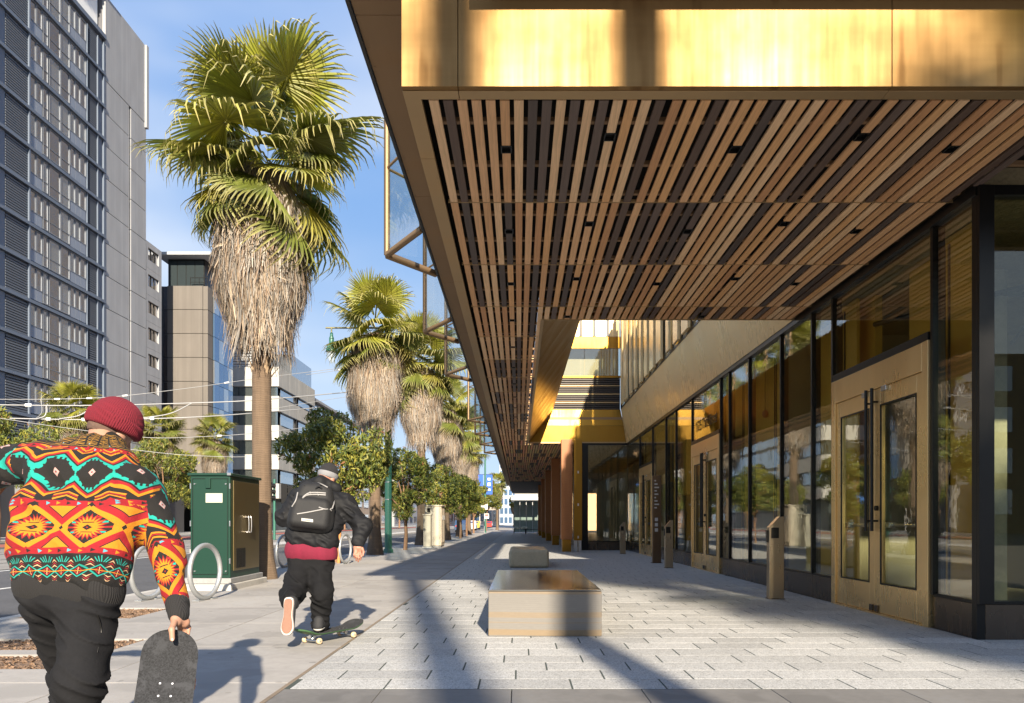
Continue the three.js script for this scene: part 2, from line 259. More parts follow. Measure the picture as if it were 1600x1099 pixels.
// plaza: a band of large slabs in front, then granite pavers in running bond
{
  const band = struct('threshold_band');
  part(band, 'band_base', bx(EDGE, 9, -0.16, -0.03, -60, FRONT), M.concreteDark);
  const mats = [1, 0.92, 1.06].map((k) => std(0.20 * k, 0.195 * k, 0.19 * k, { roughness: 0.75, map: T.concrete, bumpMap: T.concreteBump, bumpScale: 0.0008 })), R = rng(6);
  for (let r = 0; r < 7; r++) for (let i = 0; i < 13; i++) { const x = EDGE + 0.005 + i * 0.84 - (i ? 0.2 : 0), x0 = i ? x : EDGE + 0.005, d1 = FRONT - 0.006 - r * 0.86; part(band, 'stone_slab', bx(x0, Math.min(9, EDGE + (i + 1) * 0.84 - 0.2), -0.03, 0, d1 - 0.854, d1, 0.004), mats[Math.floor(R() * 3)]); }
  const pav = struct('paving');
  part(pav, 'joint_sand', bx(EDGE, 10, -0.16, -0.0018, FRONT, 420), std(0.05, 0.062, 0.055, { roughness: 1 }));
  const L = 0.615, Wd = 0.309, J = 0.012, geos = [], far = [], Rp = rng(12);
  for (let i = 0; i < 5; i++) geos.push(metric(new RoundedBoxGeometry(L - J, 0.05, Wd - J * 0.9, 1, 0.0022), i * 0.37, i * 0.61));
  let n = 0;
  for (let r = 0; r < 108; r++) {
    const d = FRONT + Wd / 2 + 0.003 + r * Wd, off = ((r * 0.37 + Rp() * 0.2) % 1) * L;
    for (let c = -1; c < 11; c++) {
      let x0 = EDGE + 0.004 + c * L + off, x1 = x0 + L - J; x0 = Math.max(x0, EDGE + 0.004); x1 = Math.min(x1, d > 6.9 ? WALL - 0.02 : 7.5); if (x1 - x0 < 0.03) continue;
      const dy = -0.025 + 0.0012 * (Rp() - 0.5), full = x1 - x0 > L - J - 0.001, k = Math.floor(Rp() * 4), gi = Math.floor(Rp() * 5);
      if (n < 300) {
        const o = part(pav, 'paver', full ? geos[gi] : metric(new RoundedBoxGeometry(x1 - x0, 0.05, Wd - J * 0.9, 1, 0.0022), gi * 0.37, 0), M.granite[k]);
        o.position.set((x0 + x1) / 2, dy, -d); o.rotation.set(0.001 * (Rp() - 0.5), 0, 0.001 * (Rp() - 0.5)); n++;
      } else { const g = new THREE.BoxGeometry(x1 - x0, 0.05, Wd - J * 0.9); g.translate((x0 + x1) / 2, dy, -d); far.push(metric(g)); }
    }
  }
  part(pav, 'distant_pavers', join(far), M.granite[0], null, 'stuff');
  part(pav, 'distant_pavement', bx(EDGE, 5, -0.0017, 0, FRONT + 0.01 + 108 * Wd, 420), M.granite[1]);
}
// ================= the bronze-clad building on the right =================
const SOF = 4.18, SLAB = 5.0, LEFT = -0.837, SL0 = -0.684, FACE = 5.32;
const WELL = { x0: 0.38, x1: 4.19, d0: 11.44, d1: 29.2 };
const bld = thing('bronze_clad_building', 'bronze clad building with slatted timber soffit and glass shopfront', 'building');
const font = await new FontLoader().loadAsync('fonts/droid/droid_sans_regular.typeface.json');
{
  const R = rng(77);
  // --- canopy shell ---
  const seams = [LEFT, -0.437, 2.65, 5.7, 8.8];
  for (let i = 0; i < 4; i++) part(bld, 'fascia_panel', bx(seams[i] + (i ? 0.004 : 0), seams[i + 1], SOF, SLAB - 0.02, FACE, FACE + 0.05, 0.003), M.bronze);
  for (let i = 0; i < 4; i++) part(bld, 'fascia_return', bx(seams[i] + (i ? 0.004 : 0), seams[i + 1], SOF - 0.006, SOF + 0.03, FACE + 0.05, FACE + 0.155, 0.003), M.lip);
  for (let i = 0; i < 22; i++) {                                                       // metal border along the street edge of the soffit
    const a = FACE + 0.155 + (i ? i * 3.25 - 2.35 : 0), b = FACE + 0.155 + (i + 1) * 3.25 - 2.35 - 0.006;
    part(bld, 'edge_trim', bx(LEFT, SL0 - 0.03, SOF - 0.004, SOF + 0.03, a, b, 0.003), M.lip);
    part(bld, 'edge_fascia', bx(LEFT, LEFT + 0.03, SOF + 0.031, SLAB - 0.002, a, b), M.brown);
  }
  part(bld, 'edge_trim', bx(LEFT, SL0 - 0.03, SOF - 0.004, SOF + 0.03, FACE + 0.05, FACE + 0.15, 0.003), M.lip);
  // upper bronze soffit that oversails the canopy on the street side
  const X1 = -1.3, upper = [1.0, 2.9, 5.78];
  for (let k = 0; k < 23; k++) upper.push(9.0 + k * 3.22);
  for (let i = 2; i < upper.length - 1; i++) part(bld, 'upper_soffit_panel', bx(X1 + 0.035, LEFT + 0.05, SLAB, SLAB + 0.05, upper[i] + 0.006, upper[i + 1], 0.003), M.brown);
  part(bld, 'upper_soffit_panel', bx(X1 + 0.035, LEFT + 0.05, SLAB, SLAB + 0.05, 4.72, 5.78, 0.003), M.brown);
  part(bld, 'upper_edge', bx(X1, X1 + 0.03, SLAB - 0.02, SLAB + 0.28, 4.72, 80), M.black);
  part(bld, 'roof_deck', [bx(LEFT + 0.05, 9, SLAB + 0.0, SLAB + 0.2, FACE + 0.02, WELL.d0 - 0.05), bx(LEFT + 0.05, WELL.x0 - 0.05, SLAB, SLAB + 0.2, WELL.d0 - 0.05, WELL.d1 + 0.05), bx(LEFT + 0.05, 9, SLAB, SLAB + 0.2, WELL.d1 + 0.05, 80), bx(4.25, 9, SLAB, SLAB + 0.2, WELL.d0 - 0.05, WELL.d1 + 0.05)], M.brown);
  part(bld, 'roof_overhang', bx(-0.25, 9, SLAB, SLAB + 0.2, 4.74, FACE + 0.019, 0.004), M.brown);
  // dark plenum above the slats
  part(bld, 'plenum_board', [bx(LEFT + 0.04, 9, 4.5, 4.53, FACE + 0.06, WELL.d0 - 0.06), bx(LEFT + 0.04, WELL.x0 - 0.08, 4.5, 4.53, WELL.d0 - 0.06, 80), bx(WELL.x0 - 0.08, 5, 4.5, 4.53, WELL.d1 + 0.3, 80)], M.matte);
  // --- timber slats of the soffit ---
  const PITCH = 0.1045, SW = 0.071, rows = []; for (let d = 5.50, i = 0; d < 56; i++) { rows.push([d, d + 1.74]); d += 1.75; }
  const lampX = [-0.11, 0.71, 1.77, 2.73, 3.62], lampD = (r, i) => rows[r][0] + (i % 2 ? 0.52 : 0.72);
  const first = { 0: 'LDLLLLLDDLDLDLLLD', 1: 'LDLLLDLLLLDLLLLL' }, second = { 0: 'LLLDLLLDLLLLLDDL', 1: 'LDDLDDDLLLLLDLLL' };
  const slatGeo = {}; let nSlat = 0; const far = [[], []];
  const geoOf = (len, v) => { const k = len.toFixed(2) + v; return slatGeo[k] ??= (() => { const g = metric(new RoundedBoxGeometry(SW, 0.022, len, 1, 0.0025)); const u = g.attributes.uv; for (let i = 0; i < u.count; i++) { const a = u.getX(i), b = u.getY(i); u.setXY(i, b + v * 1.7, a + v * 0.23); } return g; })(); };
  for (let r = 0; r < rows.length; r++) {
    const [d0, d1] = rows[r], n = d1 < 7.2 ? 62 : d0 > WELL.d1 ? 30 : 47; let panel = [17, 32, 48, 64];
    for (let k = 0; k < n; k++) {
      const x = SL0 + 0.02 + SW / 2 + k * PITCH + (k >= 17 ? 0.02 : 0) + (k >= 32 ? 0.02 : 0); let a = d0, b = d1;
      if (x > 4.2 && b > 6.9) b = 6.9;
      const inWell = x > WELL.x0 - 0.06 && x < 4.3;
      if (inWell && a < WELL.d0 && b > WELL.d0 - 0.03) b = WELL.d0 - 0.03;
      if (inWell && a >= WELL.d0 - 0.03 && b <= WELL.d1) continue;
      if (inWell && a < WELL.d1 && b > WELL.d1) a = WELL.d1 + 0.03;
      if (x > 2.35 && a > WELL.d1 - 1) continue;
      if (b - a < 0.06) continue;
      const tone = [0.75 + 0.4 * R(), 0.75 + 0.36 * R(), 0.74 + 0.34 * R()];
      let c = k < 17 ? (first[r] ?? '')[k] : k < 33 ? (second[r] ?? '')[k - 17] : null; c ??= R() < (r > 9 ? 0.2 : 0.27) ? 'D' : 'L';
      const pool = c === 'D' ? M.darkWood : M.wood, m = pool[Math.floor(R() * pool.length)], v = Math.floor(R() * 5), y = SOF + 0.011 + 0.0012 * (R() - 0.5);
      const cuts = []; lampX.forEach((lx, i) => { if (Math.abs(lx - x) < PITCH / 2 + 0.003 && r < 12 && (!inWell || r < 4)) cuts.push(lampD(r, i)); });
      let spans = [[a, b]]; for (const q of cuts) if (q > a + 0.1 && q < b - 0.1) spans = [[a, q - 0.065], [q + 0.065, b]];
      for (const [p, q] of spans) {
        if (nSlat < 300 && (r < 4 || x < WELL.x0)) { const o = part(bld, 'soffit_slat', geoOf(q - p, v), m); o.position.set(x, y, -(p + q) / 2); nSlat++; }
        else { const g = geoOf(q - p, v).clone(); g.translate(x, y, -(p + q) / 2); far[c === 'D' ? 1 : 0].push(paint(g, () => tone)); }
      }
      if (spans.length > 1) { const q = cuts[0]; const h = part(bld, 'downlight', [bx(x - 0.045, x + 0.045, SOF - 0.002, SOF + 0.03, q - 0.062, q - 0.05), bx(x - 0.045, x + 0.045, SOF - 0.002, SOF + 0.03, q + 0.05, q + 0.062), bx(x - 0.045, x - 0.036, SOF - 0.002, SOF + 0.03, q - 0.05, q + 0.05), bx(x + 0.036, x + 0.045, SOF - 0.002, SOF + 0.03, q - 0.05, q + 0.05), bx(x - 0.036, x + 0.036, SOF + 0.028, SOF + 0.035, q - 0.05, q + 0.05)], M.black); }
    }
  }
  const vcWood = std(0.72, 0.42, 0.22, { roughness: 0.62, map: T.wood, vertexColors: true }), vcDark = std(0.08, 0.06, 0.05, { roughness: 0.6, map: T.wood, vertexColors: true });
  far.forEach((l, i) => part(bld, i ? 'distant_dark_slats' : 'distant_slats', join(l), i ? vcDark : vcWood, null, 'stuff'));
  // battens the slats hang from, seen through the gaps
  const batten = std(0.20, 0.115, 0.055, { roughness: 0.7 });
  for (let r = 0; r < rows.length; r++) for (const f of [0.2, 0.6, 0.93]) { const d = rows[r][0] + 1.75 * f, x1 = d < 6.9 ? 5.9 : d > WELL.d0 && d < WELL.d1 ? WELL.x0 - 0.06 : d > WELL.d1 ? 2.4 : 4.2; part(bld, 'batten', bx(SL0 + 0.01, x1, SOF + 0.024, SOF + 0.06, d - 0.022, d + 0.022), batten); }
  // thin bronze reveals between the rows of panels
  for (let r = 1; r < rows.length; r++) { const d = rows[r][0] - 0.005, x1 = d < 6.9 ? 5.9 : d > WELL.d0 && d < WELL.d1 ? WELL.x0 - 0.06 : d > WELL.d1 ? 2.4 : 4.2; part(bld, 'panel_reveal', bx(SL0, x1, SOF - 0.004, SOF + 0.03, d - 0.0045, d + 0.0045), M.lip); }
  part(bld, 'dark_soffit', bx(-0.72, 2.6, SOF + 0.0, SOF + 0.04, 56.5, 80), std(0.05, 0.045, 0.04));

  // --- the open well: folded brass sides rising to the upper storey ---
  const { x0, x1, d0, d1 } = WELL, HY = 5.5, TX0 = 1.33, TX1 = 3.97, V = (x, y, d) => new THREE.Vector3(x, y, -d);
  part(bld, 'well_lip', [bx(x0 - 0.05, x0, SOF - 0.008, SOF + 0.05, d0 - 0.03, d1 + 0.03), bx(x0, 4.2, SOF - 0.008, SOF + 0.05, d0 - 0.03, d0), bx(x0, 4.2, SOF - 0.008, SOF + 0.05, d1, d1 + 0.03)], M.lip);
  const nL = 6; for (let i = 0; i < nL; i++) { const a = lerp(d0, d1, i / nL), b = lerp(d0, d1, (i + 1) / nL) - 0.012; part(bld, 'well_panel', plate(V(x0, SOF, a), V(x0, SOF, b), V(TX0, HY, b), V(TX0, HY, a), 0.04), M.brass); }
  part(bld, 'well_panel', bx(x0 - 0.04, 4.2, SOF + 0.05, SLAB + 0.2, d0 - 0.045, d0 - 0.005), M.brass);
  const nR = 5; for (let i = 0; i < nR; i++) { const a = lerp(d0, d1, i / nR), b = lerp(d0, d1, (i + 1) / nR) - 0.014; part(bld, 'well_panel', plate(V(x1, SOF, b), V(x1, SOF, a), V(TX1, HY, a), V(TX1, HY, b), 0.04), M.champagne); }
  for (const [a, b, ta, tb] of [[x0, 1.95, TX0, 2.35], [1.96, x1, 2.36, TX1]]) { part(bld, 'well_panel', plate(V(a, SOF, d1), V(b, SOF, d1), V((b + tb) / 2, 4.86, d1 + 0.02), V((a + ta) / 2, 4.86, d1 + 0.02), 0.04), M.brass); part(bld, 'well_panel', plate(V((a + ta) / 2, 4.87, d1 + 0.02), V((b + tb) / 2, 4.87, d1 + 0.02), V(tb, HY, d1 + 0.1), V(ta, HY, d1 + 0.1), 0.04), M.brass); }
  // upper storey glazing seen up the well
  const fw = d1 + 0.12;
  for (let i = 0; i < 15; i++) { const y = HY + 0.02 + i * 0.082; part(bld, 'louvre', bx(TX0, TX1 - 0.02, y, y + 0.045, fw, fw + 0.06), i % 4 === 3 ? M.lip : std(0.05, 0.035, 0.025, { roughness: 0.5 })); }
  part(bld, 'louvre_backing', bx(TX0, TX1, HY, 6.75, fw + 0.09, fw + 0.12), M.black);
  part(bld, 'transom', bx(TX0, TX1, 6.75, 6.83, fw - 0.02, fw + 0.08), M.brass);
  part(bld, 'glass_pane', bx(TX0, 2.55, 6.84, 7.9, fw, fw + 0.012), M.glass); part(bld, 'glass_pane', bx(2.57, TX1, 6.84, 7.9, fw, fw + 0.012), M.glass);
  part(bld, 'upper_room', bx(TX0, TX1, 6.84, 8.55, fw + 0.6, fw + 0.65), std(0.42, 0.36, 0.26));
  part(bld, 'spandrel', bx(TX0, TX1, 7.91, 8.35, fw - 0.02, fw + 0.08), M.brass);
  for (let i = 0; i < 5; i++) { const a = lerp(TX0, TX1, i / 5); part(bld, 'upper_panel', bx(a + 0.09, a + 0.50, 8.37, 11, fw, fw + 0.04), M.champagne); part(bld, 'upper_mullion', bx(a, a + 0.08, 8.37, 11, fw - 0.02, fw + 0.05), M.black); }
  for (let i = 0; i < 16; i++) { const a = lerp(d0 + 0.2, d1, i / 16), b = lerp(d0 + 0.2, d1, (i + 1) / 16) - 0.05; part(bld, 'upper_fin', bx(TX1 - 0.10, TX1 - 0.03, HY + 0.07, 9.4, a + 0.08, a + 0.08 + 0.3 + 0.4 * R()), M.champagne); part(bld, 'upper_pane', bx(TX1, TX1 + 0.012, HY + 0.06, 9.4, a, b), M.glass); part(bld, 'upper_fin', bx(TX1 + 0.15, TX1 + 0.2, HY + 0.03, 9.4, a + 0.1, a + 0.1 + 0.25 + 0.35 * R()), M.brass); part(bld, 'upper_mullion', bx(TX1 - 0.01, TX1 + 0.04, HY + 0.06, 9.4, b, b + 0.05), M.black); }
  part(bld, 'sill_beam', bx(TX1 - 0.01, TX1 + 0.05, HY, HY + 0.06, d0, d1), M.black);
  part(bld, 'upper_wall', bx(TX1 + 0.6, TX1 + 0.64, HY, 9.4, d0, d1), std(0.22, 0.15, 0.06));

  // --- projecting glass bays on the street side ---
  for (const dA of [11.05, 15.5, 19.95, 28.85, 33.3, 37.75, 42.2]) {
    const A = V(-1.95, SLAB + 0.03, dA), B = V(-1.31, SLAB + 0.03, dA - 0.98), C = V(-1.31, SLAB + 0.03, dA + 0.85), up = (p, h) => p.clone().add(V(0, h, 0)), H = 5.5;
    const bay = part(bld, 'glass_bay', [cyl(A, up(A, H), 0.045, 0.045, 4), cyl(B, up(B, H), 0.035, 0.035, 4), cyl(C, up(C, H), 0.035, 0.035, 4), cyl(A, B, 0.05, 0.05, 4), cyl(A, C, 0.055, 0.055, 4), cyl(up(A, 1.28), up(B, 1.28), 0.02, 0.02, 4), cyl(up(A, 1.28), up(C, 1.28), 0.02, 0.02, 4), cyl(up(A, H), up(B, H), 0.04, 0.04, 4), cyl(up(A, H), up(C, H), 0.04, 0.04, 4)], M.brown);
    part(bay, 'bay_pane', plate(up(B, 0.05), up(A, 0.05), up(A, H), up(B, H), 0.01), M.clearGlass); part(bay, 'bay_pane', plate(up(A, 0.05), up(C, 0.05), up(C, H), up(A, H), 0.01), M.clearGlass);
  }

  // --- shopfront ---
  const GX = WALL, mull = (d, y0 = 0.34, y1 = 4.1, w = 0.05) => part(bld, 'mullion', bx(GX - 0.03, GX + 0.1, y0, y1, d - w / 2, d + w / 2, 0.004), M.black);
  const pane = (a, b, y0 = 0.36, y1 = 4.1) => part(bld, 'glass_pane', bx(GX, GX + 0.012, y0, y1, a, b), M.glass);
  const base = (a, b) => { part(bld, 'plinth_panel', bx(GX - 0.012, GX + 0.1, 0, 0.325, a + 0.003, b - 0.003, 0.004), M.plinth); part(bld, 'sill', bx(GX - 0.02, GX + 0.1, 0.327, 0.355, a, b, 0.003), M.black); };
  part(bld, 'head_rail', [bx(GX - 0.05, GX + 0.1, 4.1, SOF + 0.02, 6.9, WELL.d1, 0.004)], M.black);
  const bays = [[6.98, 7.66], [10.1, 10.81], [10.81, 12.1], [12.1, 13.77], [13.77, 15.07], [15.07, 15.72], [18.32, 20.2], [20.2, 21.6], [21.6, 23.75], [26.25, 29.2]];
  for (const [a, b] of bays) { pane(a + 0.02, b - 0.02); base(a, b); }
  for (const d of [7.66, 10.1, 10.81, 12.1, 13.77, 15.07, 15.72, 18.32, 20.2, 21.6, 23.75, 26.25]) mull(d);
  const doorAt = (a, b, big) => {
    const w = b - a, e = part(bld, 'entrance_door', [bx(GX - 0.05, GX + 0.1, 0.0, 2.96, a, a + 0.12, 0.004), bx(GX - 0.05, GX + 0.1, 0.0, 2.96, b - 0.12, b, 0.004), bx(GX - 0.05, GX + 0.1, 2.66, 2.957, a + 0.12, b - 0.12, 0.004), bx(GX - 0.06, GX + 0.1, 0.0, 0.02, a + 0.12, b - 0.12)], M.doorBronze);
    const m = (a + b) / 2;
    for (const [p, q, s] of [[a + 0.125, m - 0.004, 1], [m + 0.004, b - 0.125, -1]]) {
      part(e, 'door_leaf', [bx(GX - 0.03, GX + 0.03, 0.025, 2.655, p, p + 0.13, 0.003), bx(GX - 0.03, GX + 0.03, 0.025, 2.655, q - 0.13, q, 0.003), bx(GX - 0.03, GX + 0.03, 0.025, 0.36, p + 0.13, q - 0.13, 0.003), bx(GX - 0.03, GX + 0.03, 2.46, 2.655, p + 0.13, q - 0.13, 0.003)], M.doorBronze);
      part(e, 'door_glass', bx(GX - 0.004, GX + 0.008, 0.36, 2.46, p + 0.13, q - 0.13), M.glass);
      part(e, 'glazing_bead', [bx(GX - 0.034, GX - 0.02, 0.36, 2.46, p + 0.13, p + 0.148), bx(GX - 0.034, GX - 0.02, 0.36, 2.46, q - 0.148, q - 0.13), bx(GX - 0.034, GX - 0.02, 0.36, 0.378, p + 0.148, q - 0.148), bx(GX - 0.034, GX - 0.02, 2.442, 2.46, p + 0.148, q - 0.148)], M.black);
      const hx = s > 0 ? m - 0.075 : m + 0.075;
      part(e, 'pull_handle', [cyl(V(GX - 0.1, 0.98, hx), V(GX - 0.1, 2.66, hx), 0.019, 0.019, 12), cyl(V(GX - 0.1, 1.1, hx), V(GX - 0.02, 1.1, hx), 0.012), cyl(V(GX - 0.1, 2.5, hx), V(GX - 0.02, 2.5, hx), 0.012)], M.black);
      part(e, 'panic_bar', [cyl(V(GX + 0.09, 1.05, p + 0.1), V(GX + 0.09, 1.05, q - 0.1), 0.02, 0.02, 10), bx(GX + 0.04, GX + 0.12, 1.015, 1.085, p + 0.08, p + 0.2, 0.01), bx(GX + 0.04, GX + 0.12, 1.015, 1.085, q - 0.2, q - 0.08, 0.01)], M.steel);
      part(e, 'door_closer', bx(GX - 0.06, GX - 0.031, 2.60, 2.66, s > 0 ? q - 0.32 : p + 0.16, s > 0 ? q - 0.2 : p + 0.28, 0.006), M.steel);
      part(e, 'pivot', bx(GX - 0.052, GX - 0.031, 0.03, 0.11, s > 0 ? q - 0.1 : p + 0.02, s > 0 ? q - 0.02 : p + 0.1, 0.006), M.plinth);
    }
    part(e, 'lock', cyl(V(GX - 0.06, 1.25, m - 0.07), V(GX - 0.03, 1.25, m - 0.07), 0.03, 0.03, 14), M.black);
    part(bld, 'transom_bar', bx(GX - 0.04, GX + 0.1, 2.965, 3.05, a + 0.02, b - 0.02, 0.004), M.black);
    pane(a + 0.025, b - 0.025, 3.05);
    return e;
  };
  doorAt(7.69, 10.07); doorAt(15.75, 18.29); doorAt(23.78, 26.22);
  // street number over the second door
  { const g = new TextGeometry('1725 Third Street', { font, size: 0.235, depth: 0.006, curveSegments: 3 }); g.computeBoundingBox(); g.translate(-g.boundingBox.max.x / 2, 0, 0); g.scale(0.78, 1, 1); g.rotateY(-Math.PI / 2); g.translate(GX - 0.008, 3.25, -17.0); part(bld, 'lettering', metric(g), M.black); }
  // corner post and the pane that turns the corner
  part(bld, 'corner_post', [bx(GX - 0.03, GX + 0.05, 0.0, SOF, 6.9, 6.98, 0.004), bx(GX - 0.03, GX + 0.11, 0.33, SOF, 6.86, 6.899, 0.004)], M.black);
  part(bld, 'plinth_panel', bx(GX + 0.052, 9, 0, 0.325, 6.90, 7.0, 0.004), M.plinth); part(bld, 'sill', bx(GX + 0.112, 9, 0.327, 0.355, 6.88, 7.0, 0.003), M.black);
  part(bld, 'head_rail', bx(GX + 0.112, 9, 4.1, SOF + 0.01, 6.89, 7.0), M.black); part(bld, 'glass_pane', bx(GX + 0.112, 9, 0.356, 4.1, 6.93, 6.942), phys(0.82, 0.84, 0.74, { transmission: 1, thickness: 0, roughness: 0, ior: 1.55 }));
  // cross wall where the shopfront steps back towards the street
  const RX = 2.42, rd = WELL.d1;
  part(bld, 'plinth_panel', bx(RX + 0.28, GX - 0.03, 0, 0.33, rd, rd + 0.1, 0.004), M.plinth); part(bld, 'sill', bx(RX + 0.28, GX - 0.03, 0.332, 0.36, rd - 0.01, rd + 0.1), M.black);
  part(bld, 'glass_pane', bx(RX + 0.28, GX - 0.03, 0.36, 4.1, rd + 0.03, rd + 0.042), M.glass); part(bld, 'head_rail', bx(RX, GX, 4.1, SOF, rd - 0.02, rd + 0.1), M.black);
  part(bld, 'mullion', bx(RX, RX + 0.27, 0, 4.1, rd - 0.05, rd + 0.1, 0.004), M.black);
  part(bld, 'colonnade_glazing', bx(RX + 0.2, RX + 0.212, 0.3, 4.1, rd + 0.12, 80), M.glass); part(bld, 'plinth_panel', bx(RX + 0.18, RX + 0.28, 0, 0.3, rd + 0.12, 80), M.plinth);
  for (let i = 0; i < 16; i++) part(bld, 'mullion', bx(RX + 0.15, RX + 0.25, 0.3, 4.1, rd + 3 + i * 3, rd + 3.06 + i * 3), M.black);
  // timber and brass columns of the colonnade
  for (const d of [27.6, 36, 44.4, 52.8, 61.2]) {
    const c = part(bld, 'timber_column', bx(1.56, 1.97, 0.46, SOF - 0.02, d, d + 0.62, 0.008), M.timber);
    part(c, 'column_foot', bx(1.60, 1.93, 0.0, 0.455, d + 0.08, d + 0.54, 0.006), M.brass);
    part(bld, 'brass_fin', bx(2.03, 2.33, 0.42, SOF - 0.02, d + 0.05, d + 0.55, 0.006), M.brass);
    const f = part(bld, 'fin_foot', [bx(2.06, 2.16, 0, 0.42, d + 0.1, d + 0.5, 0.004), bx(2.22, 2.31, 0, 0.42, d + 0.1, d + 0.5, 0.004)], M.steel);
    for (const y of [0.5, 1.7, 2.9]) part(f, 'bracket', bx(2.16, 2.21, y, y + 0.09, d + 0.03, d + 0.049), M.steel);
  }
  // --- inside, seen through the glass ---
  part(bld, 'interior_floor', [bx(GX + 0.1, 12, -0.05, 0.012, 7.0, 29.1), bx(RX + 0.3, 12, -0.05, 0.012, 29.32, 80)], std(0.20, 0.19, 0.18, { roughness: 0.5, map: T.concrete }));
  part(bld, 'interior_ceiling', [bx(GX + 0.1, 12, 4.19, 4.4, 7.0, 29.1), bx(RX + 0.3, 12, 4.19, 4.4, 29.32, 80)], std(0.42, 0.40, 0.34, { roughness: 0.95, map: T.insulation, bumpMap: T.insulation, bumpScale: 0.05 }));
  part(bld, 'interior_wall', [bx(GX + 0.2, 12, 0, 4.19, 12.4, 12.6), bx(11.8, 12, 0, 4.19, 7.0, 80), bx(6.2, 6.4, 0, 4.19, 12.6, 60)], std(0.34, 0.30, 0.19, { roughness: 0.9, map: T.plaster }));
  part(bld, 'outer_wall', [bx(9, 12, 0, 9, 6.9, 7.0), bx(12, 12.2, 0, 9, 6.9, 80)], M.brown);
  const amber = std(0.95, 0.58, 0.10, { roughness: 0.45, metalness: 0.35, map: T.bronze });
  for (const [a, b, y] of [[8.4, 9.3, 3.1], [10.2, 11.0, 1.9], [11.25, 13.0, 1.9], [13.9, 15.5, 1.9], [15.9, 18.2, 3.0], [18.6, 20.8, 1.9], [21.2, 23.7, 1.9], [24, 29, 2.4]]) part(bld, 'interior_bulkhead', bx(GX + 0.6, GX + 0.7, y, 4.18, a, b), amber);
  for (const [a, b] of [[7.72, 8.3], [10.35, 10.9], [13.2, 13.75], [15.35, 15.7], [19.1, 19.7], [22.2, 22.8], [27, 27.7]]) { part(bld, 'interior_panel', bx(GX + 0.42, GX + 0.46, 0.012, 4.18, a, b), amber); part(bld, 'panel_groove', bx(GX + 0.405, GX + 0.419, 0.3, 4.1, b - 0.2, b - 0.17), M.black); part(bld, 'panel_groove', bx(GX + 0.405, GX + 0.419, 0.3, 4.1, b - 0.11, b - 0.08), M.black); }
  part(bld, 'low_panel', bx(GX + 0.5, GX + 0.54, 0.012, 0.95, 10.9, 12.2), amber);
  part(bld, 'air_duct', cyl(V(5.4, 3.62, 7.6), V(9, 3.62, 9.0), 0.2, 0.2, 20), std(0.5, 0.5, 0.47, { metalness: 0.6, roughness: 0.5 }));
  part(bld, 'pipe', [cyl(V(4.8, 3.35, 7.4), V(9.5, 3.30, 8.2), 0.03), cyl(V(5.2, 3.1, 8.4), V(5.2, 4.2, 8.4), 0.02), cyl(V(4.7, 3.7, 9.9), V(6.1, 3.7, 7.5), 0.035)], M.black);
  part(bld, 'conduit_loop', tube([V(5.0, 2.9, 7.6), V(5.3, 3.15, 7.7), V(5.9, 3.0, 7.9), V(6.6, 3.3, 8.0)], 0.015, 24, 6), M.black);
  part(bld, 'concrete_column', bx(5.55, 6.0, 0.012, 4.19, 9.2, 9.7), M.concrete);
  for (const [x, d] of [[4.75, 12.0], [4.8, 14.6]]) { const p = part(bld, 'pendant_cord', cyl(V(x, 3.25, d), V(x, 4.19, d), 0.008), M.black); part(p, 'pendant_bulb', (() => { const g = new THREE.SphereGeometry(0.06, 14, 10); g.scale(1, 1.3, 1); g.translate(x, 3.2, -d); return clean(g); })(), std(0.45, 0.16, 0.05, { roughness: 0.4 })); }
}
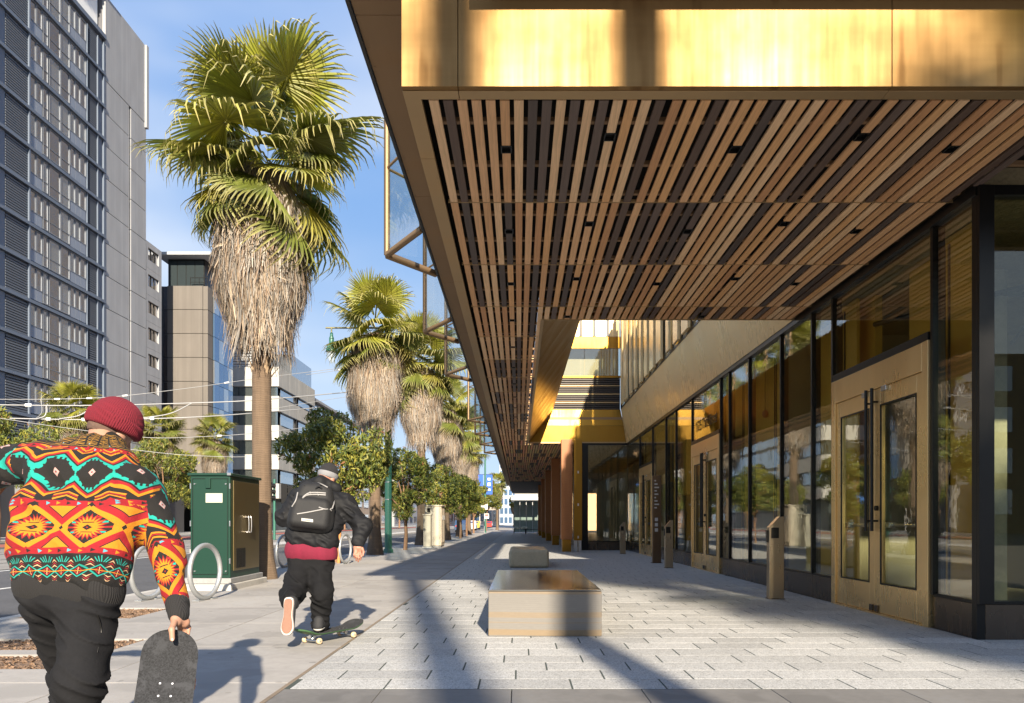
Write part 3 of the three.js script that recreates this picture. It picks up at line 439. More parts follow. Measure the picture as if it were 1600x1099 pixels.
// ================= buildings across the street =================
const concreteWall = std(0.34, 0.345, 0.355, { roughness: 0.9, map: T.plaster }), wallJoint = std(0.10, 0.10, 0.11);
const blueFrame = std(0.125, 0.155, 0.205, { roughness: 0.6, metalness: 0.2 }), ribbed = std(0.105, 0.12, 0.145, { roughness: 0.65, metalness: 0.2 });
const windowGlass = std(0.48, 0.48, 0.50, { roughness: 0.05, metalness: 1, bumpMap: T.wave, bumpScale: 0.02 }), paleGlass = std(0.46, 0.48, 0.50, { roughness: 0.06, metalness: 0.8, bumpMap: T.wave, bumpScale: 0.02 });
const FX = -38.5;                                   // the long facade across the street
const boxes = (l) => join(l.map((a) => bx(...a)));
{
  // --- tower with ribbed panels and bands of windows ---
  const t = thing('apartment_tower', 'tall grey tower with bands of windows and ribbed panels across the street', 'building'), FH = 3.02, top = 46.0;
  part(t, 'wall', bx(FX - 16, FX - 0.25, -0.1, top, 40, 69.5), std(0.20, 0.21, 0.23, { map: T.plaster }));
  const ribGeo = (d0, d1) => { const l = []; for (let i = 0; i < 13; i++) l.push(bx(FX - 0.2, FX - 0.05, 0.06 + i * 0.2, 0.19 + i * 0.2, d0, d1)); return join(l); };
  const ribs = [[52.3, 55.3], [56.2, 58.7], [67.15, 68.3]].map(([a, b]) => ribGeo(a, b)), plain = [bx(FX - 0.22, FX - 0.08, 0.05, 2.7, 55.35, 56.15), bx(FX - 0.22, FX - 0.08, 0.05, 2.7, 68.4, 69.2)];
  const winSpans = [[58.95, 59.75], [59.8, 60.5], [60.6, 61.25], [61.4, 62.9], [62.95, 64.2], [64.3, 65.0], [65.05, 65.75], [65.8, 66.6]];
  const wins = winSpans.map(([a, b], i) => { const lo = i > 1 && i < 5 ? 0.15 : 1.0; return { frame: boxes([[FX - 0.16, FX - 0.03, lo, lo + 0.07, a, b], [FX - 0.16, FX - 0.03, 2.62, 2.69, a, b], [FX - 0.16, FX - 0.03, lo + 0.07, 2.62, a, a + 0.05], [FX - 0.16, FX - 0.03, lo + 0.07, 2.62, b - 0.05, b], ...(i > 1 && i < 5 ? [[FX - 0.15, FX - 0.04, 1.0, 1.05, a + 0.05, b - 0.05]] : [])]), pane: bx(FX - 0.12, FX - 0.09, lo + 0.07, 2.62, a + 0.05, b - 0.05), under: lo > 0.5 ? bx(FX - 0.16, FX - 0.05, 0.12, 0.98, a, b) : null }; });
  const beam = boxes([[FX - 0.25, FX + 0.12, -0.28, -0.02, 40, 69.6]]), posts = boxes([[FX - 0.2, FX + 0.06, -0.02, 2.74, 55.22, 55.34], [FX - 0.2, FX + 0.06, -0.02, 2.74, 58.75, 58.92], [FX - 0.2, FX + 0.03, -0.02, 2.74, 66.7, 66.8], [FX - 0.2, FX + 0.06, -0.02, 2.74, 68.32, 68.4], [FX - 0.2, FX + 0.06, -0.02, 2.74, 69.3, 69.5]]), R = rng(31);
  const fm = std(0.17, 0.185, 0.21, { roughness: 0.5 }), um = std(0.20, 0.23, 0.285, { roughness: 0.6 });
  for (let f = 0; f < 15; f++) {
    const y = top - 0.15 - (f + 1) * FH + 0.02, put = (n, g, m) => { const o = part(t, n, g, m); o.position.y = y; return o; };
    put('floor_beam', beam, blueFrame); put('mullion', posts, blueFrame);
    ribs.forEach((g) => put('ribbed_panel', g, ribbed)); plain.forEach((g) => put('flat_panel', g, blueFrame));
    wins.forEach((w, i) => { const o = put('window', w.frame, fm); part(o, 'pane', w.pane, i < 2 || i > 5 ? (R() < 0.3 ? paleGlass : windowGlass) : R() < 0.6 ? paleGlass : windowGlass); if (w.under) put('apron_panel', w.under, um); });
  }
  part(t, 'roof_edge', bx(FX - 16, FX + 0.15, top - 0.05, top + 0.35, 40, 69.6), blueFrame);
  part(t, 'stair_head', bx(FX - 6, FX - 0.6, top + 0.35, top + 5.2, 64.6, 69.4), M.white); part(t, 'roof_canopy', bx(FX - 6.4, FX + 0.5, top + 5.2, top + 5.6, 60.0, 69.6), std(0.28, 0.27, 0.26));
  for (let i = 0; i < 9; i++) part(t, 'canopy_rib', bx(FX - 6.4, FX + 0.55, top + 5.05, top + 5.19, 60.2 + i * 0.8, 60.4 + i * 0.8), std(0.20, 0.19, 0.18));
  // --- bare concrete end bays of the same block ---
  const c = thing('concrete_tower', 'windowless pale concrete tower with one dark vertical slot', 'building'), ct = 50.2;
  const bayZ = [69.62, 73.9, 77.3]; part(c, 'wall', bx(FX - 14, FX - 0.3, -0.1, ct, 69.62, 77.3), wallJoint);
  for (let f = 0; f < 14; f++) for (let b = 0; b < 2; b++) part(c, 'wall_panel', bx(FX - 0.3, FX, Math.max(0, ct - 8 - (f + 1) * 3.02 + 0.05), ct - 8 - f * 3.02, bayZ[b] + (b ? 0.35 : 0.03), bayZ[b + 1] - 0.04, 0.02), concreteWall);
  part(c, 'wall_panel', bx(FX - 0.3, FX + 0.02, ct - 7.95, ct, 69.65, 76.9, 0.02), concreteWall); part(c, 'parapet_fin', bx(FX - 0.3, FX + 0.25, ct - 8.5, ct, 76.92, 77.35, 0.02), concreteWall);
  part(c, 'slot_glazing', bx(FX - 0.28, FX - 0.12, 1, ct - 8, 73.9, 74.24), windowGlass);
  // --- lower block with one stack of windows ---
  const l = thing('concrete_block', 'lower pale concrete block with a single stack of dark windows', 'building');
  part(l, 'wall', bx(FX - 14, FX - 0.36, -0.1, 30.3, 77.3, 80.7), wallJoint);
  for (let f = 0; f < 11; f++) {
    const y = 30.3 - (f + 1) * 2.76; part(l, 'wall_panel', boxes([[FX - 0.35, FX - 0.02, y, y + 0.9, 77.36, 80.65], [FX - 0.35, FX - 0.02, y + 2.15, y + 2.74, 77.36, 80.65], [FX - 0.35, FX - 0.02, y + 0.9, y + 2.15, 77.36, 77.75], [FX - 0.35, FX - 0.02, y + 0.9, y + 2.15, 80.05, 80.65]]), concreteWall);
    const w = part(l, 'window', boxes([[FX - 0.24, FX - 0.12, y + 0.9, y + 0.98, 77.75, 80.05], [FX - 0.24, FX - 0.12, y + 2.07, y + 2.15, 77.75, 80.05], [FX - 0.24, FX - 0.12, y + 0.98, y + 2.07, 78.5, 78.6], [FX - 0.24, FX - 0.12, y + 0.98, y + 2.07, 79.2, 79.3]]), M.black); part(w, 'pane', bx(FX - 0.22, FX - 0.18, y + 0.98, y + 2.07, 77.75, 80.05), windowGlass);
  }
  // --- beige block with a glass corner and dark penthouse ---
  const b = thing('beige_block', 'beige panelled block with dark glazed penthouse behind the big palm', 'building'), beige = std(0.16, 0.142, 0.125, { roughness: 0.9, map: T.plaster }), bd = 85, bx0 = -40.4, bx1 = -35.4;  // panel colour darkened: the shade on this block is put into it
  part(b, 'wall', bx(-52, bx1 - 0.1, 6.2, 28, bd + 0.3, 92), wallJoint);
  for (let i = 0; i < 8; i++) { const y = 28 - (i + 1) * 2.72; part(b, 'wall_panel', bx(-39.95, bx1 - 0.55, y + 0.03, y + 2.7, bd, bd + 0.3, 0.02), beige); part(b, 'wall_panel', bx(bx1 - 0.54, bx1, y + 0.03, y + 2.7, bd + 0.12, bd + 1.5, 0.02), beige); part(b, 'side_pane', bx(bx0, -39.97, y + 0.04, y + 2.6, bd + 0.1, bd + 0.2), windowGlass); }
  const blueGlass = std(0.13, 0.22, 0.36, { roughness: 0.12, metalness: 0.6 });
  for (let i = 0; i < 8; i++) for (let k = 0; k < 4; k++) part(b, 'corner_pane', bx(bx1, bx1 + 0.16, 28 - (i + 1) * 2.72 + 0.05, 28 - i * 2.72, bd + 1.6 + k * 1.4, bd + 2.95 + k * 1.4), (i + k) % 3 ? blueGlass : paleGlass);
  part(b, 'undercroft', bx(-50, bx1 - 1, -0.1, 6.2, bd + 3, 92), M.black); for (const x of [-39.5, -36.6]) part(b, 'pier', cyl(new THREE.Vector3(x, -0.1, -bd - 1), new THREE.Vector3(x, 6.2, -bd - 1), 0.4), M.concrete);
  part(b, 'penthouse', bx(-40.4, -36.2, 28, 31.4, bd + 1.2, 92), M.black); for (let i = 0; i < 4; i++) part(b, 'penthouse_pane', bx(-40.3 + i * 1.02, -39.36 + i * 1.02, 28.2, 31.2, bd + 1.1, bd + 1.19), std(0.05, 0.065, 0.07, { roughness: 0.1, metalness: 0.4 }));
  part(b, 'penthouse_roof', bx(-41.2, -34.9, 31.4, 31.7, bd - 0.4, 92), std(0.42, 0.44, 0.46)); part(b, 'guard_rail', boxes([[-37.4, bx1, 28.9, 28.96, bd + 0.1, bd + 0.16], [-37.4, bx1, 28.4, 28.44, bd + 0.1, bd + 0.14], [-37.4, -37.34, 28, 28.9, bd + 0.1, bd + 0.14], [-36.4, -36.34, 28, 28.9, bd + 0.1, bd + 0.14], [bx1 - 0.06, bx1, 28, 28.9, bd + 0.1, bd + 0.14]]), M.black);
  // --- white office block with ribbon windows ---
  const w = thing('white_office_block', 'white office block with ribbon windows beyond the big palm trunk', 'building'), wm = std(0.44, 0.43, 0.40, { roughness: 0.85, map: T.plaster }), wd = 100, wx = -32.1;
  part(w, 'core', bx(-48, wx - 0.6, 4, 21.2, wd + 0.6, 118), M.black);
  const lev = [21.9, 18.0, 14.1, 10.2, 6.3];
  for (let i = 0; i < 5; i++) {
    const y = lev[i], band = i ? 2.0 : 2.6;
    for (let k = 0; k < 4; k++) part(w, 'wall_panel', bx(-45.5 + k * 3.36, -45.5 + (k + 1) * 3.36 - 0.03, y - band, y, wd, wd + 0.5, 0.02), wm);
    for (let k = 0; k < 4; k++) part(w, 'side_wall_panel', bx(wx - 0.5, wx, y - band, y, wd + 0.52 + k * 4.3, wd + 0.5 + (k + 1) * 4.3 - 0.03, 0.02), wm);
    if (i < 4) { for (let k = 0; k < 5; k++) part(w, 'window_pane', bx(-45.3 + k * 2.6, -45.3 + (k + 1) * 2.6 - 0.08, lev[i + 1] + 0.03, y - band - 0.03, wd + 0.3, wd + 0.4), std(0.42, 0.48, 0.46, { roughness: 0.1, metalness: 0.9 })); for (let k = 0; k < 2; k++) { const a = wd + 1.4 + k * 8.2; const q = part(w, 'side_window', boxes([[wx - 0.35, wx + 0.03, lev[i + 1] + 0.02, lev[i + 1] + 0.12, a, a + 6.6], [wx - 0.35, wx + 0.03, y - band - 0.12, y - band - 0.02, a, a + 6.6], [wx - 0.35, wx + 0.03, lev[i + 1] + 0.12, y - band - 0.12, a + 6.5, a + 6.6]]), M.black); part(q, 'pane', bx(wx - 0.3, wx - 0.22, lev[i + 1] + 0.12, y - band - 0.12, a, a + 6.5), paleGlass); } }
  }
  part(w, 'plant_screen', Array.from({ length: 11 }, (_, i) => bx(-46, -36.4, 22.0 + i * 0.36, 22.25 + i * 0.36, wd + 2, wd + 2.2)), std(0.45, 0.45, 0.45)); part(w, 'plant_room', bx(-46, -36.5, 21.9, 26.2, wd + 2.3, 112), std(0.32, 0.32, 0.33));
  part(w, 'glass_parapet', bx(wx - 3.6, wx - 0.1, 21.9, 24.9, wd + 6, wd + 6.1), paleGlass); part(w, 'glass_parapet', bx(wx - 0.2, wx - 0.1, 21.9, 24.9, wd + 6.1, 116), paleGlass);
  part(w, 'ground_floor', bx(-47, wx - 1.2, -0.1, 4.2, wd + 1, 117), std(0.05, 0.06, 0.06, { roughness: 0.3 }));
  // --- dark glass block and distant buildings ---
  const g = thing('dark_glass_block', 'dark glass block with sloping roof behind the white offices', 'building');
  part(g, 'wall', bx(-52, -33, 0, 20.5, 118, 150), std(0.10, 0.11, 0.13, { roughness: 0.5 })); for (let i = 0; i < 5; i++) for (let k = 0; k < 6; k++) part(g, 'pane', bx(-32.99, -32.85, 3 + i * 3.5, 5.9 + i * 3.5, 118.4 + k * 5, 123 + k * 5), i % 2 ? paleGlass : windowGlass); part(g, 'roof', bx(-52, -32.4, 20.5, 20.9, 117.5, 150), std(0.3, 0.31, 0.33));
  const block = (name, label, x0, x1, h, d0, d1, wall, pm, nx, ny) => { const o = thing(name, label, 'building'); part(o, 'wall', bx(x0, x1, 0, h, d0, d1), wall); for (let j = 0; j < ny; j++) for (let i = 0; i < nx; i++) part(o, 'window_pane', bx(lerp(x0, x1, (i + 0.12) / nx), lerp(x0, x1, (i + 0.88) / nx), h * (j + 0.2) / ny, h * (j + 0.85) / ny, d0 - 0.12, d0 - 0.02), pm); part(o, 'cornice', bx(x0 - 0.3, x1 + 0.3, h, h + 0.6, d0 - 0.4, d1), wall); return o; };
  block('glass_high_rise', 'distant blue glass high-rise at the end of the street', -25.5, -18.5, 47, 330, 350, std(0.22, 0.34, 0.46), blueGlass, 4, 10);
  block('white_mid_rise', 'distant white gridded building under the canopy edge', -9, 3, 34, 345, 365, std(0.42, 0.46, 0.50), blueGlass, 6, 8);
  block('low_shop', 'distant low pale shop building at the street end', -44, 14, 9, 420, 440, std(0.5, 0.42, 0.35), windowGlass, 16, 1);
  const side = (name, label, h, d0, d1, wall, n, f) => { const o = thing(name, label, 'building'); part(o, 'wall', bx(-62, -37, -0.1, h, d0, d1), wall); part(o, 'cornice', bx(-62, -36.6, h, h + 0.5, d0 - 0.3, d1 + 0.3), wall); for (let i = 0; i < n; i++) for (let j = 0; j < f; j++) part(o, 'window_pane', bx(-36.98, -36.9, h * (j + 0.25) / f, h * (j + 0.8) / f, lerp(d0, d1, (i + 0.15) / n), lerp(d0, d1, (i + 0.85) / n)), windowGlass); };
  side('tan_terrace', 'distant tan terrace glimpsed between palm trunks beyond the glass block', 15, 154, 215, std(0.36, 0.28, 0.21), 8, 4); side('grey_terrace', 'distant grey terrace farther along the far side of the street', 20, 222, 300, std(0.26, 0.26, 0.27), 8, 5); side('red_terrace', 'distant reddish terrace near the end of the far side', 13, 306, 410, std(0.34, 0.17, 0.12), 8, 3);
  const kiosk = thing('glass_pavilion', 'small glass pavilion with white roof beyond the colonnade', 'building');
  part(kiosk, 'roof', bx(-0.9, 2.8, 3.62, 3.95, 84, 92), M.white); part(kiosk, 'fascia_wall', bx(-0.5, 3, 3.96, 6.6, 86, 92), std(0.36, 0.34, 0.30, { map: T.plaster })); for (let i = 0; i < 4; i++) { part(kiosk, 'pane', bx(-0.6 + i * 0.72, 0.06 + i * 0.72, 0.1, 3.6, 84.5, 84.56), M.clearGlass); part(kiosk, 'post', bx(0.06 + i * 0.72, 0.12 + i * 0.72, 0.0, 3.62, 84.48, 84.6), M.steel); } part(kiosk, 'back_wall', bx(-0.6, 2.6, 0, 3.6, 88, 88.2), std(0.20, 0.24, 0.20)); part(kiosk, 'side_post', bx(2.3, 2.45, 0, 3.62, 84.3, 84.5), M.timber);
  // --- tan tower behind our building: only its mirror image is seen, in the windows across the street ---
  const m = thing('tan_tower', 'tan apartment tower above the bronze building, mirrored in windows across the street', 'building'), tan = std(0.85, 0.55, 0.30, { roughness: 0.9 });
  part(m, 'wall', bx(6.4, 12, 0, 116, 104, 172), tan); for (let f = 0; f < 20; f++) for (let k = 0; k < 9; k++) part(m, 'window_pane', bx(6.3, 6.38, 8 + f * 5.2, 11.2 + f * 5.2, 106 + k * 7.3, 109.6 + k * 7.3), windowGlass);
}
// low hedge-dark shop front line behind the trees across the street
{
  const s = thing('arcade_wall', 'dark shaded ground floor arcade behind the trees across the street', 'wall');
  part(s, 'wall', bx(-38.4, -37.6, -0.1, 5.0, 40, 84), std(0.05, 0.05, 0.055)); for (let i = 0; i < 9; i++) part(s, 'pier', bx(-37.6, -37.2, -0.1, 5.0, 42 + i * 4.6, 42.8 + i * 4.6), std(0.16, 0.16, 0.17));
}

// what stands behind the viewpoint and shows in the panes that look back that way
{
  const o = thing('brick_warehouse', 'long brick warehouse behind the viewpoint, mirrored in the corner pane', 'building'), br = std(0.20, 0.13, 0.095, { roughness: 0.9, map: T.plaster });
  part(o, 'wall', bx(-45, 60, -0.1, 20, -82, -70), br); for (let k = 0; k < 18; k++) for (let f = 0; f < 4; f++) part(o, 'window_pane', bx(-43 + k * 5.6, -40 + k * 5.6, 2 + f * 4.6, 4.8 + f * 4.6, -69.98, -69.9), windowGlass);
}
// ================= palms and street trees =================
function fanLeaf(seed, { N = 36, R = 1.05, stalk = 1.0, fold = 0.35, droop = 0.5, colors, spread = 2.7, wid = 1 }) {
  const r = rng(seed), pos = [], col = [], nor = []; const C = (t) => { const a = colors[0], b = colors[1], c = colors[2]; return t < 0.6 ? a.map((x, i) => lerp(x, b[i], t / 0.6)) : b.map((x, i) => lerp(x, c[i], (t - 0.6) / 0.4)); };
  const tri = (a, b, c, ca, cb, cc) => { pos.push(...a, ...b, ...c); col.push(...ca, ...cb, ...cc); };
  const S = 7;
  for (let i = 0; i < N; i++) {
    const ang = lerp(-spread, spread, (i + 0.5) / N) + (r() - 0.5) * 0.05, len = R * (0.72 + 0.28 * Math.cos(ang * 0.5)) * (0.88 + 0.2 * r()), dr = droop * (0.7 + 0.7 * r()), tw = (r() - 0.5) * 0.25, tint = 0.75 + 0.5 * r(), kink = 0.58 + 0.2 * r();
    const dir = [Math.cos(ang), 0, Math.sin(ang)], sd = [-Math.sin(ang), 0, Math.cos(ang)]; let prev = null;
    for (let k = 0; k <= S; k++) {
      const t = k / S, rr = 0.04 + len * t, bend = Math.max(0, t - kink), y = -Math.abs(Math.sin(ang)) * fold * rr * (1 - 0.3 * t) - dr * len * (0.14 * t * t + 2.3 * bend * bend), shr = rr * (1 - 0.55 * dr * bend * bend * 4);
      const w = wid * R * (1.62 * spread / 2.6 / N) * (t < 0.45 ? lerp(0.1, 1, t / 0.45) : Math.pow(1 - (t - 0.45) / 0.55, 0.85)) + 0.002, cx = dir[0] * shr + sd[0] * tw * t * t * 0.2, cz = dir[2] * shr + sd[2] * tw * t * t * 0.2;
      const c = C(t).map((x) => x * tint), A = [stalk + cx - sd[0] * w, y + w * 0.7, cz - sd[2] * w], B = [stalk + cx, y, cz], D = [stalk + cx + sd[0] * w, y + w * 0.7, cz + sd[2] * w];
      if (prev) { const [pA, pB, pD, pc] = prev; tri(pA, pB, B, pc, pc, c); tri(pA, B, A, pc, c, c); tri(pB, pD, D, pc, pc, c); tri(pB, D, B, pc, c, c); }
      prev = [A, B, D, c];
    }
  }
  for (let k = 0; k < 5; k++) for (let q = 0; q < 4; q++) { const x0 = (stalk + 0.1) * k / 5, x1 = (stalk + 0.1) * (k + 1) / 5, w0 = 0.03 - 0.003 * k, w1 = 0.03 - 0.003 * (k + 1), a = q * Math.PI / 2, b = a + Math.PI / 2, f = (x, w, an) => [x, Math.cos(an) * w * 0.5, Math.sin(an) * w]; const c = colors[0].map((x) => x * 1.2); tri(f(x0, w0, a), f(x1, w1, a), f(x1, w1, b), c, c, c); tri(f(x0, w0, a), f(x1, w1, b), f(x0, w0, b), c, c, c); }
  const g = new THREE.BufferGeometry(); g.setAttribute('position', new THREE.Float32BufferAttribute(pos, 3)); g.setAttribute('color', new THREE.Float32BufferAttribute(col, 3)); g.computeVertexNormals(); g.setAttribute('uv', new THREE.BufferAttribute(new Float32Array(pos.length / 3 * 2), 2)); return g;
}
const leafMat = phys(1, 1, 1, { vertexColors: true, roughness: 0.55, transmission: 0.42, thickness: 0, side: THREE.DoubleSide, ior: 1.4 });
const deadMat = std(1, 1, 1, { vertexColors: true, roughness: 0.95, side: THREE.DoubleSide });
const green = [[0.34, 0.32, 0.035], [0.29, 0.30, 0.034], [0.52, 0.44, 0.16]], deep = [[0.18, 0.195, 0.025], [0.155, 0.185, 0.025], [0.42, 0.36, 0.14]], yellow = [[0.26, 0.22, 0.03], [0.30, 0.28, 0.045], [0.42, 0.34, 0.12]], straw = [[0.22, 0.15, 0.08], [0.31, 0.235, 0.155], [0.36, 0.31, 0.25]];
const leafKinds = { young: [1, 2, 3].map((s) => fanLeaf(s, { droop: 0.22, fold: 0.2, R: 1.15, stalk: 0.85, spread: 2.0, N: 44, colors: green })), mid: [4, 5, 6, 7].map((s) => fanLeaf(s, { droop: 0.6, fold: 0.34, R: 1.28, stalk: 1.0, N: 52, spread: 2.5, colors: s % 2 ? green : deep })), old: [8, 9, 10].map((s) => fanLeaf(s, { droop: 0.9, fold: 0.5, R: 1.25, stalk: 1.05, N: 50, spread: 2.5, colors: s === 9 ? yellow : deep })), dead: [11, 12].map((s) => fanLeaf(s, { droop: 1.0, fold: 0.7, R: 0.95, stalk: 0.9, colors: straw, wid: 0.8, N: 24 })) };
function palmTrunk(seed, h, r0, r1) {
  const r = rng(seed), pts = []; for (let i = 0; i <= 26; i++) { const t = i / 26, y = t * h; pts.push(new THREE.Vector2(lerp(r1, r0, Math.pow(1 - Math.min(1, y / 1.3), 2.2)) * (1 - 0.06 * t) * (1 + 0.02 * Math.sin(i * 2.7)), y)); }
  const g = new THREE.LatheGeometry(pts, 22); const p = g.attributes.position, uv = g.attributes.uv;
  for (let i = 0; i < p.count; i++) { const x = p.getX(i), y = p.getY(i), z = p.getZ(i), k = 1 + 0.06 * (noise3(x * 9 + seed, y * 4, z * 9) - 0.5); p.setX(i, x * k); p.setZ(i, z * k); uv.setXY(i, uv.getX(i) * 1.3, y); }
  g.computeVertexNormals(); return clean(g);
}
function palmSkirt(seed, y0, y1, prof, n) {             // thatch of dead hanging leaf blades
  const r = rng(seed), pos = [], col = [];
  const tri = (a, b, c, k1, k2, k3) => { pos.push(...a, ...b, ...c); col.push(...k1, ...k2, ...k3); };
  for (let i = 0; i < n; i++) {
    const t = Math.pow(r(), 0.85), y = lerp(y0 + 0.3, y1, t), az = r() * 6.283, lay = (0.6 + 0.4 * Math.pow(r(), 0.6)) * (0.82 + 0.36 * noise3(Math.cos(az) * 2.6 + seed, y * 1.5, Math.sin(az) * 2.6)), rad = prof((y - y0) / (y1 - y0)) * lay, len = 0.5 + 0.75 * r(), w = 0.004 + 0.012 * r() * r() + (r() < 0.06 ? 0.02 : 0);
    const base = lerp(0.45, 1.1, r()), g = r() < 0.45 ? [0.33, 0.295, 0.255] : r() < 0.55 ? [0.36, 0.28, 0.20] : [0.24, 0.165, 0.11], c0 = g.map((x) => x * base * 0.8), c1 = g.map((x) => x * base * 1.15);
    let lx = Math.cos(az) * rad, lz = Math.sin(az) * rad, ly = y, a = az, prev = null; const sx = -Math.sin(az), sz = Math.cos(az), wob = (r() - 0.5) * 1.3, flare = (r() - 0.35) * 0.24, tw = (r() - 0.5) * 1.6;
    for (let k = 0; k <= 4; k++) {
      const q = k / 4, rr = prof((y - len * q - y0) / (y1 - y0)) * lay, f = Math.max(rr, rad * (0.72 - 0.2 * q)) + flare * q * q, px = Math.cos(az) * f + sx * wob * q * q * 0.3, pz = Math.sin(az) * f + sz * wob * q * q * 0.3, ww = w * (q < 0.3 ? 0.6 + q : 1.15 - q) + 0.002, cc = Math.cos(tw * q), ss = Math.sin(tw * q);
      const ex = (sx * cc + Math.cos(az) * ss) * ww, ez = (sz * cc + Math.sin(az) * ss) * ww, A = [px - ex, y - len * q, pz - ez], B = [px + ex, y - len * q, pz + ez], c = c0.map((x, j) => lerp(x, c1[j], q));
      if (prev) { tri(prev[0], prev[1], B, prev[2], prev[2], c); tri(prev[0], B, A, prev[2], c, c); } prev = [A, B, c];
    }
  }
  const g = new THREE.BufferGeometry(); g.setAttribute('position', new THREE.Float32BufferAttribute(pos, 3)); g.setAttribute('color', new THREE.Float32BufferAttribute(col, 3)); g.computeVertexNormals(); g.setAttribute('uv', new THREE.BufferAttribute(new Float32Array(pos.length / 3 * 2), 2)); return g;
}
const barkMat = std(0.17, 0.125, 0.092, { roughness: 0.95, map: T.bark, bumpMap: T.bark, bumpScale: 0.02 });
function makePalm(label, seed, o) {
  const p = thing('fan_palm', label, 'palm tree', o.group), r = rng(seed), { crown, skirt0, skirt1, rad, nLeaf, size = 1 } = o;
  part(p, 'trunk', palmTrunk(seed, skirt0 + 0.9, o.r0 ?? 0.3, o.r1 ?? 0.185), barkMat);
  const boots = []; for (let i = 0; i < 46; i++) { const y = skirt0 - 1.0 + 1.5 * r(), a = r() * 6.28, R0 = 0.175, g = new THREE.ConeGeometry(0.045 + 0.03 * r(), 0.3 + 0.25 * r(), 4); g.scale(1, 1, 0.35); g.rotateX(0.25 + 0.5 * r()); g.translate(0, y, R0 + 0.02); g.rotateY(a); boots.push(paint(clean(g), () => mul([0.26, 0.185, 0.115], 1))); }
  part(p, 'leaf_bases', boots, deadMat, null, 'stuff');
  const prof = (t) => { t = clamp(t, 0, 1); return rad * (t < 0.28 ? lerp(0.6, 0.98, Math.sqrt(smooth(-0.05, 0.28, t))) : t < 0.7 ? lerp(0.98, 0.95, (t - 0.28) / 0.42) : lerp(0.95, 0.6, smooth(0.7, 1, t))); };
  const pts = []; for (let i = 0; i <= 16; i++) { const t = i / 16; pts.push(new THREE.Vector2(Math.max(0.14, prof(t) * 0.6), lerp(skirt0 + 0.25, skirt1, t))); }
  part(p, 'thatch_core', paint(clean(new THREE.LatheGeometry(pts, 18)), (x, y, z) => { const k = 0.6 + 0.7 * noise3(x * 8, y * 5, z * 8); return [0.14 * k, 0.09 * k, 0.05 * k]; }), deadMat);
  part(p, 'dead_leaf_skirt', palmSkirt(seed + 5, skirt0, skirt1, prof, o.nSkirt ?? 8000), deadMat, null, 'stuff');
  for (let i = 0; i < 12; i++) { const t = lerp(0.2, 0.62, r()), az = r() * 6.28, f = part(p, 'hanging_dead_leaf', leafKinds.dead[i % 2], deadMat), rr = prof(t) * 0.72; f.quaternion.setFromEuler(new THREE.Euler((r() - 0.5) * 1.2, -az, -1.35 - 0.3 * r(), 'YZX')); f.position.set(Math.cos(az) * rr, lerp(skirt0, skirt1, t) + 0.75, Math.sin(az) * rr); f.scale.setScalar(0.55 + 0.35 * r()); }
  const N = nLeaf;
  for (let i = 0; i < N; i++) {
    const t = (i + 0.5) / N, az = i * 2.39996 + (r() - 0.5) * 1.0, el = lerp(1.35, -1.15, Math.pow(t, 0.9)) + (r() - 0.5) * 0.55, kind = t < 0.22 ? 'young' : t < 0.66 ? 'mid' : t < 0.93 ? 'old' : 'dead', L = leafKinds[kind], f = part(p, 'frond', L[Math.floor(r() * L.length)], kind === 'dead' ? deadMat : leafMat);
    const q = new THREE.Quaternion().setFromEuler(new THREE.Euler((r() - 0.5) * 0.9, -az, el, 'YZX')); f.quaternion.copy(q); f.position.set(Math.cos(az) * 0.1, crown - 1.5 * t, Math.sin(az) * 0.1); f.scale.setScalar(size * (kind === 'young' ? lerp(0.7, 1.05, t / 0.22) : 0.78 + 0.42 * r()) * (o.leafScale ?? 1));
  }
  return p;
}
const at = (o, x, d, turn = 0, s = 1, sy = s) => { o.position.set(x, 0, -d); o.rotation.y = turn; o.scale.set(s, sy, s); return o; };
const GP = 'fan palms along the sidewalk';
const palmA = at(makePalm('largest shaggy fan palm, its trunk beside the green cabinet', 101, { crown: 8.75, skirt0: 4.75, skirt1: 7.6, rad: 0.86, nLeaf: 50, leafScale: 0.92, group: GP, nSkirt: 12000 }), -4.95, 14.4, 0.6, 1, 1.028);
const palmB = at(makePalm('second fan palm, next to the green lamp post', 202, { crown: 8.35, skirt0: 4.5, skirt1: 7.4, rad: 0.9, nLeaf: 36, group: GP, leafScale: 0.78 }), -4.85, 25.2, 2.0);
at(copyOf(palmA, 'third fan palm, behind the pale utility box'), -4.7, 36, 2.5, 1.12);
at(copyOf(palmB, 'fourth fan palm in the row, in the shade beyond the utility box'), -4.55, 46.8, 4.0, 1.1);
at(copyOf(palmA, 'fifth fan palm in the row, above the clipped trees'), -4.6, 57.6, 5.1, 1.05);
at(copyOf(palmB, 'sixth fan palm in the row, just before the blue banners'), -4.6, 68.5, 1.0, 1.0);
at(copyOf(palmB, 'small sunlit distant fan palm under the canopy edge by the banners'), -3.2, 110, 3.0, 0.92);
at(copyOf(palmA, 'tiny fan palm at the far end of the street'), -1.2, 170, 1.2, 0.72);
const GO = 'fan palms across the street';
at(copyOf(palmB, 'fan palm across the street behind the red beanie'), -29.5, 49.5, 0.4, 1.12).userData.group = GO;
at(copyOf(palmB, 'fan palm across the street between beanie and green cabinet'), -24.5, 51, 2.2, 0.98).userData.group = GO;
at(copyOf(palmB, 'fan palm across the street above the green cabinet'), -23.2, 57, 4.2, 1.0).userData.group = GO;
